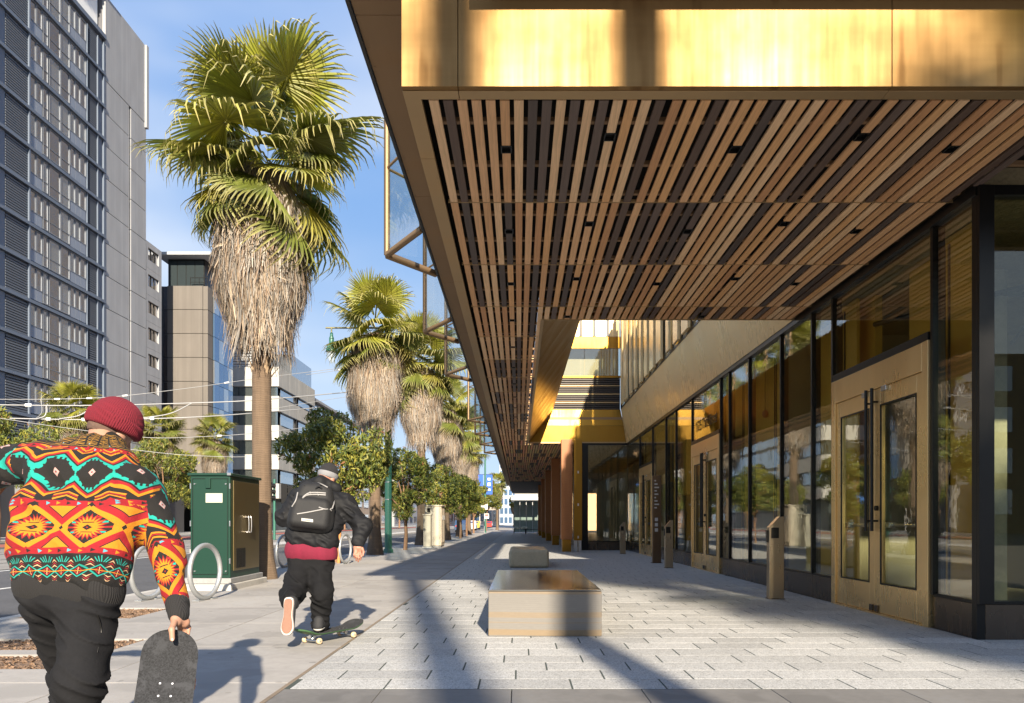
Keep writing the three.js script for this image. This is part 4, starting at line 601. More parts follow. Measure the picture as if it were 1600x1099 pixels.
// palms that stand behind the camera and throw the long shadows across the paving
const GB = 'fan palms behind the viewpoint';
const palmC = at(makePalm('tall fan palm behind the viewpoint, throwing dappled shade by the doors', 404, { crown: 12.9, skirt0: 8.9, skirt1: 11.6, rad: 0.75, nLeaf: 32, r0: 0.24, r1: 0.2, nSkirt: 4000, leafScale: 0.85, group: GB }), 9.0, -19, 0.2, 1.22);
at(copyOf(palmC, 'tallest fan palm behind the viewpoint, farthest from the shopfront corner'), 12.5, -26, 3.1, 1.32);

function makeTree(label, seed, o) {
  const t = thing('street_tree', label, 'tree', o.group), r = rng(seed), { trunkH, h, rad, n, leaf = 0.085 } = o, tips = [];
  const wood = [cyl(new THREE.Vector3(0, 0, 0), new THREE.Vector3(0.03, trunkH * 0.5, 0.02), 0.085, 0.07), cyl(new THREE.Vector3(0.03, trunkH * 0.5, 0.02), new THREE.Vector3(0, trunkH, 0), 0.07, 0.06)];
  const cy = (trunkH + h) / 2, ry = (h - trunkH) / 2;
  for (let i = 0; i < (o.nClump ?? 20); i++) { const a = i * 2.4 + r(), e = Math.asin(lerp(-0.85, 0.98, r())), k = 0.4 + 0.6 * Math.cbrt(r()), p = new THREE.Vector3(Math.cos(e) * Math.cos(a) * rad * k, cy + Math.sin(e) * ry * k * 1.05, Math.cos(e) * Math.sin(a) * rad * k); tips.push(p); if (i % 2 === 0) { const m = new THREE.Vector3(p.x * 0.35, lerp(trunkH, p.y, 0.45), p.z * 0.35); wood.push(cyl(new THREE.Vector3(0, trunkH * 0.92, 0), m, 0.05, 0.03, 6), cyl(m, p, 0.03, 0.01, 6)); } }
  part(t, 'trunk', wood.map((g) => metric(g)), o.bark ?? std(0.27, 0.165, 0.105, { roughness: 0.9, map: T.bark, bumpMap: T.bark, bumpScale: 0.01 }));
  const pos = [], col = []; const q = new THREE.Quaternion(), e = new THREE.Euler();
  for (let i = 0; i < n; i++) {
    const c = tips[Math.floor(r() * tips.length)], cr = rad * (0.16 + 0.28 * ((Math.abs(c.x * 7.3 + c.y * 3.1)) % 1) + 0.1 * r()), a = r() * 6.28, z = r() * 2 - 1, k = Math.cbrt(lerp(0.25, 1, r())), s = Math.sqrt(1 - z * z), x = c.x + cr * k * s * Math.cos(a), y = c.y + cr * k * z * 0.85, zz = c.z + cr * k * s * Math.sin(a), L = leaf * (0.7 + 0.6 * r()), W = L * 0.30;
    e.set(r() * 6.28, r() * 6.28, r() * 6.28); q.setFromEuler(e); const v = (X, Y, Z) => { const w = new THREE.Vector3(X, Y, Z).applyQuaternion(q); return [w.x + x, w.y + y, w.z + zz]; };
    const A = v(-L, 0, 0), B = v(0, L * 0.12, W), C = v(L, 0, 0), D = v(0, L * 0.12, -W); pos.push(...A, ...B, ...C, ...A, ...C, ...D);
    const u = r(), base = u < 0.32 ? [0.33, 0.31, 0.05] : u < 0.35 ? [0.28, 0.13, 0.05] : u < 0.7 ? [0.17, 0.20, 0.032] : [0.075, 0.11, 0.02], f = 0.75 + 0.5 * r(); for (let j = 0; j < 6; j++) col.push(base[0] * f, base[1] * f, base[2] * f);
  }
  const g = new THREE.BufferGeometry(); g.setAttribute('position', new THREE.Float32BufferAttribute(pos, 3)); g.setAttribute('color', new THREE.Float32BufferAttribute(col, 3)); g.computeVertexNormals(); g.setAttribute('uv', new THREE.BufferAttribute(new Float32Array(pos.length / 3 * 2), 2));
  part(t, 'crown', g, leafMat); return t;
}
const GT = 'clipped street trees between the palms';
const treeA = at(makeTree('bushy green street tree behind the skater, before the second palm', 301, { trunkH: 1.5, h: 4.2, rad: 1.22, n: 9500, group: GT, leaf: 0.085, nClump: 24 }), -5.0, 20.4, 0.3);
const treeB = at(makeTree('round street tree on a thin reddish trunk beside the pale utility box', 302, { trunkH: 1.3, h: 3.95, rad: 1.02, n: 8000, group: GT, leaf: 0.085, nClump: 19 }), -4.5, 29.6, 1.0);
const more = [['street tree over the pale utility box, yellow green crown', treeA, -4.1, 40, 1.0], ['dark street tree beyond the utility box', treeB, -4.0, 51, 1.1], ['shaded street tree far down the row of palms', treeA, -4.2, 60, 1.1], ['distant street tree beneath the speed sign', treeB, -4.6, 76, 1.35], ['distant dark tree before the sunlit far palm', treeA, -4.2, 96, 1.5]];
more.forEach(([l, s, x, d, k], i) => at(copyOf(s, l), x, d, i * 1.3, k));
const GX2 = 'dark trees across the street';
const across = [[-33, 36, 2.0, 'dense tree across the street above the left sleeve'], [-30, 43, 1.9, 'dense tree across the street behind the shoulder'], [-26.5, 46, 1.6, 'low dark tree across the street under the tower windows'], [-22.5, 47.5, 1.5, 'dark tree across the street left of the green cabinet'], [-33.5, 66, 1.8, 'dark tree across the street below the beige block'], [-31, 74, 1.5, 'dark tree across the street between beige and white blocks'], [-33, 92, 1.6, 'tree across the street beside the traffic lights'], [-29, 104, 1.7, 'far tree across the street seen past the skater'], [-31, 128, 2.0, 'far tree across the street seen between palm trunks'], [-24, 150, 2.2, 'distant tree across the street beyond the dark glass block'], [-20, 190, 2.6, 'distant tree in the gap at the end of the road'], [-15, 240, 3, 'far tree closing the end of the road'], [-27, 116, 1.8, 'tree across the street low behind the green lamp post'], [-33, 28, 1.6, 'tree across the street mirrored in the shopfront'], [-34, 18, 1.6, 'second tree across the street mirrored in the shopfront']];
across.forEach(([x, d, k, l], i) => { const c = at(copyOf(i % 2 ? treeA : treeB, l), x, d, i * 0.9, k); c.userData.group = GX2; });
// clipped trees of the near row, behind and beside the camera, mirrored in the shopfront
[[-5.0, 4.2, 1.0, 'street tree beside the viewpoint, mirrored in the shopfront'], [-5.0, -3, 1.1, 'street tree behind the viewpoint at the kerb']].forEach(([x, d, k, l], i) => at(copyOf(i ? treeB : treeA, l), x, d - 4, i, k));
// ================= street furniture =================
const V3 = (x, y, d) => new THREE.Vector3(x, y, -d);
{
  // sandstone bench: sawn beds in the sides, polished top
  const side = std(1, 1, 1, { map: T.strata, roughness: 0.55 }), topM = phys(0.10, 0.098, 0.095, { map: T.concrete, roughness: 0.14, specularIntensity: 0.5 });
  const benchUV = (g, h) => { const p = g.attributes.position, n = g.attributes.normal, uv = g.attributes.uv; for (let i = 0; i < p.count; i++) uv.setXY(i, (Math.abs(n.getX(i)) > 0.7 ? p.getZ(i) : p.getX(i)) * 0.3, clamp(p.getY(i) / h, 0.004, 0.996)); return g; };
  const b = thing('stone_bench', 'polished sandstone block bench with ochre bands, in the middle of the paving', 'bench', 'stone block benches');
  part(b, 'block', benchUV(bx(-0.292, 0.785, 0.0, 0.425, 7.1, 10.05, 0.008), 0.43), side); part(b, 'polished_top', bx(-0.290, 0.783, 0.4252, 0.443, 7.102, 10.048, 0.006), topM);
  const b2 = thing('stone_bench', 'rounded pale cast block bench further along the paving', 'bench', 'stone block benches');
  part(b2, 'block', bx(-0.243, 0.715, 0.0, 0.434, 17.8, 20.4, 0.075), std(0.52, 0.44, 0.30, { roughness: 0.5, map: T.concrete })); part(b2, 'recessed_base', bx(-0.2, 0.67, -0.01, 0.03, 17.9, 20.3), M.concreteDark);
  // green signal cabinet on its plinth
  const c = thing('signal_cabinet', 'dark green street cabinet on concrete plinth beside the big palm', 'cabinet');
  part(c, 'plinth', bx(-5.5, -4.56, -0.02, 0.10, 11.85, 13.55, 0.015), M.concrete); part(c, 'plinth_step', bx(-5.42, -4.6, 0.101, 0.19, 11.95, 13.45, 0.012), M.concreteDark);
  part(c, 'body', bx(-5.27, -4.63, 0.19, 1.83, 12.0, 13.35, 0.012), M.greenPaint); part(c, 'lid', bx(-5.31, -4.60, 1.831, 1.875, 11.97, 13.38, 0.012), M.greenPaint);
  part(c, 'lid_trim', bx(-4.67, -4.61, 1.834, 1.879, 11.962, 11.99, 0.004), M.steel);
  part(c, 'side_door', bx(-4.629, -4.61, 0.30, 1.76, 12.1, 13.28, 0.006), std(0.30, 0.23, 0.11, { metalness: 0.85, roughness: 0.32, map: T.bronze }));
  part(c, 'door_handle', tube([V3(-4.61, 0.93, 12.62), V3(-4.56, 0.93, 12.62), V3(-4.56, 1.17, 12.62), V3(-4.61, 1.17, 12.62)], 0.012, 14, 6), M.steel); part(c, 'door_handle', tube([V3(-4.61, 0.93, 12.74), V3(-4.56, 0.93, 12.74), V3(-4.56, 1.17, 12.74), V3(-4.61, 1.17, 12.74)], 0.012, 14, 6), M.steel);
  part(c, 'vent', Array.from({ length: 7 }, (_, i) => bx(-4.609, -4.6, 0.34, 0.66, 12.2 + i * 0.06, 12.225 + i * 0.06)), M.black);
  part(c, 'door_seam', [bx(-5.235, -4.665, 0.245, 0.252, 11.992, 12.0), bx(-5.235, -5.228, 0.252, 1.78, 11.992, 12.0), bx(-4.672, -4.665, 0.252, 1.78, 11.992, 12.0), bx(-5.235, -4.665, 1.781, 1.788, 11.992, 12.0)], M.black);
  part(c, 'paper_notice', bx(-5.02, -4.75, 1.40, 1.55, 11.988, 11.994), std(0.42, 0.44, 0.38, { map: T.concrete })); part(c, 'padlock_box', bx(-5.02, -4.94, 1.63, 1.79, 11.97, 11.995, 0.006), M.greenPaint);
  for (const y of [0.42, 1.02, 1.62]) for (const x of [-5.275, -4.645]) part(c, 'hinge', bx(x, x + 0.02, y, y + 0.09, 11.985, 12.0, 0.003), M.steel);
  for (const x of [-5.2, -4.7]) for (const y of [1.7, 0.3]) part(c, 'bolt', cyl(V3(x, y, 12.0), V3(x, y, 11.985), 0.012), M.steel);
  // hoop cycle stands
  const hoop = (label, x, d, turn) => { const o = thing('bike_hoop', label, 'bike rack', 'galvanised cycle hoops'), g = new THREE.TorusGeometry(0.365, 0.034, 14, 48); part(o, 'ring', clean(g), M.galvanised).position.y = 0.40; for (const x of [-0.16, 0.16]) part(o, 'foot_plate', bx(x - 0.07, x + 0.07, 0.001, 0.015, -0.05, 0.05, 0.003), M.galvanised); for (const x of [-0.2, -0.12, 0.12, 0.2]) part(o, 'anchor_bolt', cyl(V3(x, 0.015, 0.03), V3(x, 0.03, 0.03), 0.009), M.steel); o.position.set(x, 0, -d); o.rotation.y = turn; return o; };
  hoop('pale steel cycle hoop, seen past the right sleeve of the sweater', -5.17, 10.45, 1.40); hoop('pale steel cycle hoop in front of the green cabinet', -4.38, 10.45, 1.40);
  hoop('pale steel cycle hoop partly hidden at the skater\'s right side', -4.55, 19.6, 1.40); hoop('pale steel cycle hoop partly hidden at the skater\'s left elbow', -6.0 + 0.35, 18.0, 1.40);
  // card-reader posts and the directory pylon
  const post = (label, x, d, h, w = 0.2) => {
    const o = thing('entry_post', label, 'entry post', 'bronze entry posts'), s = new THREE.Shape([new THREE.Vector2(0, 0), new THREE.Vector2(w, 0), new THREE.Vector2(w, h), new THREE.Vector2(w * 0.72, h), new THREE.Vector2(0, h - 0.15)]);
    const g = new THREE.ExtrudeGeometry(s, { depth: 0.11, bevelEnabled: true, bevelSize: 0.004, bevelThickness: 0.004, bevelSegments: 1 }); part(o, 'body', metric(clean(g)), M.postBronze).position.set(-w / 2, 0, -0.11);
    part(o, 'reader', bx(-0.075, 0.03, h - 0.30, h - 0.15, -0.012, 0.0, 0.004), M.black).position.z = 0.006; part(o, 'side_reader', bx(-w / 2 - 0.022, -w / 2 - 0.004, h - 0.36, h - 0.19, 0.03, 0.1, 0.004), M.black); part(o, 'base_plate', bx(-w / 2 - 0.015, w / 2 + 0.015, 0.0005, 0.012, -0.03, 0.14, 0.003), M.plinth);
    o.position.set(x, 0.001, -d); return o;
  };
  post('bronze entry post with slanted top before the nearest doors', 3.63, 10.55, 1.16); post('bronze entry post with black reader by the second doors', 3.57, 17.8, 1.13, 0.18); post('small distant entry post near the cross wall', 3.58, 25.8, 1.10, 0.18);
  const y = thing('directory_pylon', 'tall dark bronze directory pylon between two entry posts', 'pylon'); part(y, 'body', bx(3.57, 3.79, 0.012, 2.34, 19.95, 20.12, 0.006), std(0.20, 0.13, 0.08, { metalness: 0.9, roughness: 0.4, map: T.bronze })); part(y, 'base_plate', bx(3.54, 3.82, 0.0005, 0.012, 19.9, 20.16), M.plinth);
  for (let i = 0; i < 9; i++) part(y, 'directory_line', bx(3.61, 3.61 + 0.04 + 0.1 * ((i * 7) % 5) / 5, 2.18 - i * 0.09, 2.215 - i * 0.09, 19.938, 19.949), std(0.6, 0.56, 0.5)); for (let i = 0; i < 3; i++) part(y, 'notice_plate', bx(3.62, 3.70, 1.12 - i * 0.14, 1.21 - i * 0.14, 19.938, 19.949), std(0.55, 0.5, 0.45));
  // pale utility boxes at the kerb
  const u = thing('utility_cabinet', 'tall pale beige utility cabinet at the kerb between palms', 'cabinet'), pale = std(0.58, 0.49, 0.37, { roughness: 0.6, map: T.plaster });
  part(u, 'body', bx(-4.15, -3.42, 0.06, 1.80, 33.0, 34.4, 0.02), pale); part(u, 'cap', bx(-4.19, -3.38, 1.801, 1.86, 32.96, 34.44, 0.02), pale); part(u, 'base', bx(-4.12, -3.45, 0.0, 0.059, 33.05, 34.35), M.concreteDark); for (const d of [33.1, 33.75]) part(u, 'side_door', bx(-3.42, -3.40, 0.2, 1.7, d, d + 0.58, 0.008), pale); for (let i = 0; i < 4; i++) part(u, 'louvre', bx(-3.4, -3.385, 1.2, 1.4, 33.15 + i * 0.3, 33.32 + i * 0.3), M.concreteDark); part(u, 'sticker', bx(-4.05, -3.92, 1.55, 1.72, 32.985, 32.999), M.black);
  const u2 = thing('utility_cabinet', 'short narrow pale utility pillar before the tall beige cabinet', 'cabinet'); part(u2, 'body', bx(-4.12, -3.8, 0.05, 1.38, 32.2, 32.6, 0.02), pale); part(u2, 'cap', bx(-4.15, -3.77, 1.381, 1.45, 32.17, 32.63, 0.02), pale); part(u2, 'base', bx(-4.16, -3.76, 0.0, 0.049, 32.16, 32.64), M.concrete);
  const sp = thing('tree_stake', 'orange brown timber stake behind the skater', 'stake'); part(sp, 'post', cyl(V3(-4.82, 0, 20.0), V3(-4.78, 1.75, 20.0), 0.055, 0.05, 10), std(0.50, 0.22, 0.07, { map: T.wood })); part(sp, 'point', cyl(V3(-4.78, 1.75, 20.0), V3(-4.78, 1.8, 20.0), 0.05, 0.01, 10), std(0.40, 0.18, 0.06));
  // street lamp with bell lantern hanging from a bracket
  const l = thing('street_lamp', 'green street lamp with bell lantern hanging beside the second palm', 'street lamp');
  part(l, 'pole', [cyl(V3(-4.70, 0, 26.9), V3(-4.70, 8.2, 26.9), 0.13, 0.11, 18), cyl(V3(-4.70, 0, 26.9), V3(-4.70, 0.14, 26.9), 0.19, 0.16, 18)], M.greenPole); for (let i = 0; i < 4; i++) part(l, 'band', cyl(V3(-4.70, 1.9 + i * 0.62, 26.9), V3(-4.70, 1.925 + i * 0.62, 26.9), 0.135, 0.135, 18), M.steel);
  part(l, 'bracket', [cyl(V3(-4.7, 8.08, 26.9), V3(-6.95, 8.08, 26.9), 0.04, 0.03), cyl(V3(-6.74, 8.08, 26.9), V3(-6.74, 7.86, 26.9), 0.025)], std(0.22, 0.20, 0.10, { roughness: 0.5, metalness: 0.4 }));
  { const lat = (pts) => { const g = new THREE.LatheGeometry(pts.map((p) => new THREE.Vector2(...p)), 22); g.translate(-6.74, 0, -26.9); return clean(g); }; const h = part(l, 'lantern_hood', lat([[0.0, 7.9], [0.05, 7.9], [0.06, 7.78], [0.085, 7.72], [0.09, 7.52], [0.17, 7.38], [0.2, 7.26], [0.2, 7.22], [0.17, 7.22], [0.1, 7.4], [0, 7.5]]), M.greenPole); part(h, 'globe', lat([[0.165, 7.225], [0.155, 7.05], [0.11, 6.9], [0.05, 6.82], [0, 6.81]]), phys(0.9, 0.92, 0.92, { transmission: 0.85, thickness: 0, roughness: 0.12 })); part(h, 'lamp_tube', cyl(V3(-6.74, 7.42, 26.9), V3(-6.74, 7.05, 26.9), 0.035, 0.03), M.white); }
  // speed sign, banners and their pole
  const s = thing('sign_pole', 'tall dark pole carrying blue banners and speed limit sign', 'sign pole'); part(s, 'pole', [cyl(V3(-3.62, 0, 80), V3(-3.62, 8.2, 80), 0.12, 0.09, 12), cyl(V3(-3.62, 8.1, 80), V3(-5.2, 8.5, 80), 0.05, 0.04)], M.greenPole);
  const ban = std(0.02, 0.10, 0.55, { roughness: 0.7 }); part(s, 'banner', bx(-3.5, -2.85, 4.1, 6.2, 80, 80.04), ban); part(s, 'banner', bx(-4.5, -3.85, 4.1, 6.2, 80, 80.04), ban); for (const [a, b] of [[4.5, 4.7], [5.0, 5.35], [5.6, 5.85]]) part(s, 'banner_mark', bx(-3.35, -3.05, a, b, 79.97, 79.99), M.white); for (const yy of [4.08, 6.22]) part(s, 'banner_arm', cyl(V3(-4.5, yy, 80.02), V3(-2.85, yy, 80.02), 0.03), M.black);
  const ss = part(s, 'speed_sign', bx(-4.05, -3.3, 2.45, 3.38, 78.6, 78.63, 0.01), M.white); part(s, 'sign_post', cyl(V3(-3.66, 0, 78.7), V3(-3.66, 3.4, 78.7), 0.04), M.galvanised);
  const txt = (str, size, x, yy, d, sx = 1) => { const g = new TextGeometry(str, { font, size, depth: 0.01, curveSegments: 3 }); g.computeBoundingBox(); g.translate(-g.boundingBox.max.x / 2, 0, 0); g.scale(sx, 1, 1); g.translate(x, yy, -d); return metric(clean(g)); };
  part(ss, 'lettering', [txt('SPEED', 0.15, -3.675, 3.15, 78.58), txt('LIMIT', 0.15, -3.675, 2.95, 78.58), txt('30', 0.36, -3.675, 2.52, 78.58, 1.05)], M.black);
  const sm = part(s, 'small_sign', bx(-3.55, -3.1, 1.2 + 0.3, 2.0, 77, 77.03), M.white); part(sm, 'red_band', bx(-3.5, -3.15, 1.78, 1.94, 76.97, 76.99), std(0.45, 0.03, 0.03));
  const shadowColumn = (label, x, d, h, r) => { const lc = thing('shadow_column', label, 'shadow column', 'unseen columns added behind the viewpoint'); part(lc, 'shaft', cyl(V3(x, 0, d), V3(x, h, d), r * 1.1, r * 0.95, 24), M.concrete); part(lc, 'cap', cyl(V3(x, h, d), V3(x, h + 0.2, d), r * 1.1, r * 0.6, 24), M.galvanised); part(lc, 'base_collar', cyl(V3(x, 0, d), V3(x, 0.15, d), r * 1.4, r * 1.3, 24), M.galvanised); };  // unseen columns, added only to throw shadow bands over bench and slabs
  shadowColumn('stout grey column added unseen behind the viewpoint to shadow the bench', 2.85, -6, 10.3, 0.19); shadowColumn('taller grey column added unseen behind the viewpoint to shade the slabs softly', 3.1, -15, 15.5, 0.24);
  // traffic lights across the junction
  const tl = thing('traffic_light', 'black traffic signals on a pole beyond the big palm', 'traffic light'); part(tl, 'pole', cyl(V3(-17.0, -0.1, 52), V3(-17.0, 4.1, 52), 0.09, 0.08), M.greenPole); for (const [x, yy] of [[-17.55, 2.55], [-16.45, 2.4], [-16.0, 2.3]]) { const h = part(tl, 'signal_head', bx(x, x + 0.42, yy, yy + 1.35, 51.7, 52.0, 0.03), M.black); for (let i = 0; i < 3; i++) part(h, 'visor', cyl(V3(x + 0.42, yy + 0.25 + i * 0.42, 51.85), V3(x + 0.66, yy + 0.25 + i * 0.42, 51.85), 0.15, 0.16, 12), M.black); } part(tl, 'sign_plate', bx(-15.5, -14.9, 2.4, 3.2, 52, 52.05), std(0.04, 0.16, 0.5));
  // overhead line wires with their clamps
  const wireM = std(0.30, 0.30, 0.30, { metalness: 0.2, roughness: 0.5 });
  const wire = (label, pts, r, clamps = [], hangers = []) => { const o = thing('overhead_wire', label, 'wire', 'tram wires over the street'); const v = pts.map((p) => P(...p)); part(o, 'cable', tube(v, r, 40, 5), wireM); const c = new THREE.CatmullRomCurve3(v, false, 'catmullrom', 0.5); for (const t of clamps) { const a = c.getPointAt(t), b = c.getPointAt(Math.min(1, t + 0.012)); part(o, 'clamp', cyl(a, b, r * 3, r * 3, 8), M.white); } for (const [t, u, vv, dd] of hangers) { const a = c.getPointAt(t), b = P(u, vv, dd), m = a.clone().lerp(b, 0.5).add(new THREE.Vector3(0.12, -0.1, 0)); part(o, 'hanger', tube([a, m, b], r, 10, 5), wireM); } return o; };
  wire('upper white tram wire rising past the red beanie to the big palm', [[-60, 624, 24], [80, 624, 24.6], [180, 620, 25.3], [300, 606, 26.4], [400, 592, 27.6], [560, 572, 30]], 0.010, [0.2, 0.27, 0.35, 0.6], [[0.17, 55, 655, 24.5]]);
  wire('second white tram wire just over the beanie, with drop hangers', [[-60, 632, 24], [120, 634, 24.8], [300, 630, 26.2], [420, 624, 27], [620, 606, 31]], 0.02, [0.12], [[0.16, 57, 655, 24.4], [0.25, 92, 655, 24.6], [0.45, 220, 654, 25.4]]);
  wire('third white tram wire passing behind the beanie', [[15, 654, 24.2], [120, 656, 24.8], [220, 655, 25.4], [340, 650, 26.3], [500, 637, 29]], 0.02, [0.1, 0.2, 0.4]);
  wire('thin tram wire above the sweater collar, sagging to the right', [[-40, 648, 28], [110, 670, 28.5], [230, 684, 29], [330, 682, 30], [410, 676, 31], [530, 662, 34]], 0.012, [0.6]);
  wire('thin wire crossing the beige block low down', [[180, 700, 33], [300, 712, 34], [420, 712, 35.5], [560, 690, 38]], 0.012, [0.5]);
  wire('thin wire across the sky between big palm and lamp', [[478, 586, 33], [520, 580, 34], [600, 566, 36], [700, 552, 39]], 0.012, [0.2]);
  wire('lower sky wire between big palm and second palm', [[420, 640, 33], [480, 630, 34], [560, 618, 36], [660, 608, 39]], 0.010, [0.45]);
  // parked and passing cars far down the street
  const car = (label, x, d, col) => { const o = thing('distant_car', label, 'car', 'cars far down the street'); const s = new THREE.Shape(); [[-2.1, 0.35], [2.1, 0.35], [2.15, 0.75], [1.95, 0.92], [1.0, 0.98], [0.45, 1.42], [-1.1, 1.45], [-1.75, 0.98], [-2.1, 0.9]].forEach(([a, b], i) => i ? s.lineTo(a, b) : s.moveTo(a, b)); const g = new THREE.ExtrudeGeometry(s, { depth: 1.7, bevelEnabled: true, bevelSize: 0.06, bevelThickness: 0.06, bevelSegments: 2 }); g.translate(0, 0, -0.85); part(o, 'body', clean(g), phys(...col, { roughness: 0.35, clearcoat: 0.8 })); for (const z of [-0.75, 0.75]) for (const a of [-1.35, 1.35]) part(o, 'wheel', cyl(new THREE.Vector3(a, 0.33, z - 0.1), new THREE.Vector3(a, 0.33, z + 0.12), 0.33, 0.33, 18), M.black); part(o, 'rear_window', (() => { const h = new THREE.BoxGeometry(0.05, 0.38, 1.4); h.rotateZ(-0.9); h.translate(-1.5, 1.25, 0); return clean(h); })(), windowGlass); for (const z of [-0.65, 0.65]) part(o, 'tail_lamp', bx(-2.19, -2.15, 0.7, 0.85, -z - 0.12, -z + 0.12), std(0.4, 0.02, 0.02)); for (const z of [-0.93, 0.93]) part(o, 'side_window', bx(-1.0, 0.35, 1.0, 1.36, -z - 0.01, -z + 0.01), windowGlass); o.position.set(x, -0.13, -d); o.rotation.y = Math.PI / 2; return o; };
  car('distant dark blue car at the kerb near the speed sign', -7.2, 96, [0.03, 0.06, 0.12]); car('distant white car at the kerb beyond the blue one', -7.3, 112, [0.6, 0.6, 0.62]); car('distant yellow car in the far lane', -8.2, 140, [0.6, 0.42, 0.04]); car('distant grey car behind the thin tree trunks', -9.0, 74, [0.12, 0.14, 0.17]); car('distant red car at the far end of the street', -7.0, 170, [0.4, 0.03, 0.02]);
  // low benches far along the colonnade
  const low = (label, x, d) => { const o = thing('park_bench', label, 'bench', 'low dark benches far along the pavement'); part(o, 'seat', bx(x - 0.8, x + 0.8, 0.42, 0.48, d, d + 0.45, 0.01), M.black); for (const a of [-0.6, 0.6]) part(o, 'leg', bx(x + a - 0.04, x + a + 0.04, 0, 0.42, d + 0.05, d + 0.4), M.black); }; low('low dark bench in the middle of the far pavement', 0.1, 74); low('low dark bench before the glass pavilion', 1.2, 70);
}
// ================= the two skaters =================
const smin = (a, b, k) => { const h = Math.max(k - Math.abs(a - b), 0) / k; return Math.min(a, b) - h * h * k * 0.25; };
const smax = (a, b, k) => -smin(-a, -b, k);
function capD(p, a, b, ra, rb) { const bx_ = b.x - a.x, by = b.y - a.y, bz = b.z - a.z, px = p.x - a.x, py = p.y - a.y, pz = p.z - a.z, h = clamp((px * bx_ + py * by + pz * bz) / (bx_ * bx_ + by * by + bz * bz + 1e-9)); const x = px - bx_ * h, y = py - by * h, z = pz - bz * h; return Math.sqrt(x * x + y * y + z * z) - lerp(ra, rb, h); }
const cap = (a, b, ra, rb = ra) => { const f = (p) => capD(p, a, b, ra, rb); f.pts = [[a, ra], [b, rb]]; return f; };
const ell = (c, r, q) => { const iq = q ? q.clone().invert() : null, v = new THREE.Vector3(); const f = (p) => { v.copy(p).sub(c); if (iq) v.applyQuaternion(iq); const x = v.x / r[0], y = v.y / r[1], z = v.z / r[2], k = Math.sqrt(x * x + y * y + z * z), m = Math.min(...r); return (k - 1) * (m + 0.5 * (Math.max(...r) - m) * 0.5); }; f.pts = [[c, Math.max(...r)]]; return f; };
function chain(pts) { const l = []; for (let i = 0; i + 1 < pts.length; i++) l.push(cap(pts[i][0], pts[i + 1][0], pts[i][1], pts[i + 1][1])); return l; }
function blend(list, k = 0.04, extra) { const f = (p) => { let d = 1e9; for (const g of list) d = d > 1e8 ? g(p) : smin(d, g(p), k); return extra ? extra(d, p) : d; }; f.pts = list.flatMap((g) => g.pts ?? []); return f; }
function skinOf(f, cell, pad = 0.03) {                 // naive surface nets over the field f
  const lo = new THREE.Vector3(1e9, 1e9, 1e9), hi = lo.clone().negate(); for (const [c, r] of f.pts) { lo.min(c.clone().subScalar(r + pad)); hi.max(c.clone().addScalar(r + pad)); }
  const n = [0, 1, 2].map((i) => Math.ceil((hi.getComponent(i) - lo.getComponent(i)) / cell) + 1), [nx, ny, nz] = n, F = new Float32Array(nx * ny * nz), p = new THREE.Vector3();
  for (let k = 0, o = 0; k < nz; k++) for (let j = 0; j < ny; j++) for (let i = 0; i < nx; i++, o++) { p.set(lo.x + i * cell, lo.y + j * cell, lo.z + k * cell); F[o] = f(p); }
  const id = new Int32Array(nx * ny * nz).fill(-1), pos = [], idx = [], off = [0, 1, nx, nx + 1, nx * ny, nx * ny + 1, nx * ny + nx, nx * ny + nx + 1], ed = [[0, 1], [2, 3], [4, 5], [6, 7], [0, 2], [1, 3], [4, 6], [5, 7], [0, 4], [1, 5], [2, 6], [3, 7]];
  for (let k = 0; k < nz - 1; k++) for (let j = 0; j < ny - 1; j++) for (let i = 0; i < nx - 1; i++) {
    const o = i + nx * (j + ny * k); let m = 0; for (let c = 0; c < 8; c++) if (F[o + off[c]] < 0) m |= 1 << c; if (m === 0 || m === 255) continue;
    let x = 0, y = 0, z = 0, q = 0; for (const [a, b] of ed) { if (((m >> a) & 1) === ((m >> b) & 1)) continue; const t = F[o + off[a]] / (F[o + off[a]] - F[o + off[b]]); x += lerp(a & 1, b & 1, t); y += lerp((a >> 1) & 1, (b >> 1) & 1, t); z += lerp(a >> 2, b >> 2, t); q++; }
    id[o] = pos.length / 3; pos.push(lo.x + (i + x / q) * cell, lo.y + (j + y / q) * cell, lo.z + (k + z / q) * cell);
  }
  const st = [1, nx, nx * ny];
  for (let k = 1; k < nz - 1; k++) for (let j = 1; j < ny - 1; j++) for (let i = 1; i < nx - 1; i++) { const o = i + nx * (j + ny * k), s = F[o] < 0; for (let a = 0; a < 3; a++) { if (s === F[o + st[a]] < 0) continue; const u = st[(a + 1) % 3], v = st[(a + 2) % 3], A = id[o], B = id[o - u], C = id[o - u - v], D = id[o - v]; if (s) idx.push(A, B, C, A, C, D); else idx.push(A, C, B, A, D, C); } }
  const nor = new Float32Array(pos.length), e = cell * 0.7, q = new THREE.Vector3();
  for (let i = 0; i < pos.length; i += 3) { const d = (x, y, z) => f(q.set(pos[i] + x, pos[i + 1] + y, pos[i + 2] + z)); const x = d(e, 0, 0) - d(-e, 0, 0), y = d(0, e, 0) - d(0, -e, 0), z = d(0, 0, e) - d(0, 0, -e), l = Math.hypot(x, y, z) || 1; nor.set([x / l, y / l, z / l], i); }
  const g = new THREE.BufferGeometry(); g.setAttribute('position', new THREE.Float32BufferAttribute(pos, 3)); g.setAttribute('normal', new THREE.BufferAttribute(nor, 3)); g.setIndex(idx); return g;
}
const metricBody = (g) => metric(g);
const EYEV = new THREE.Vector3(0, EYE, 0);
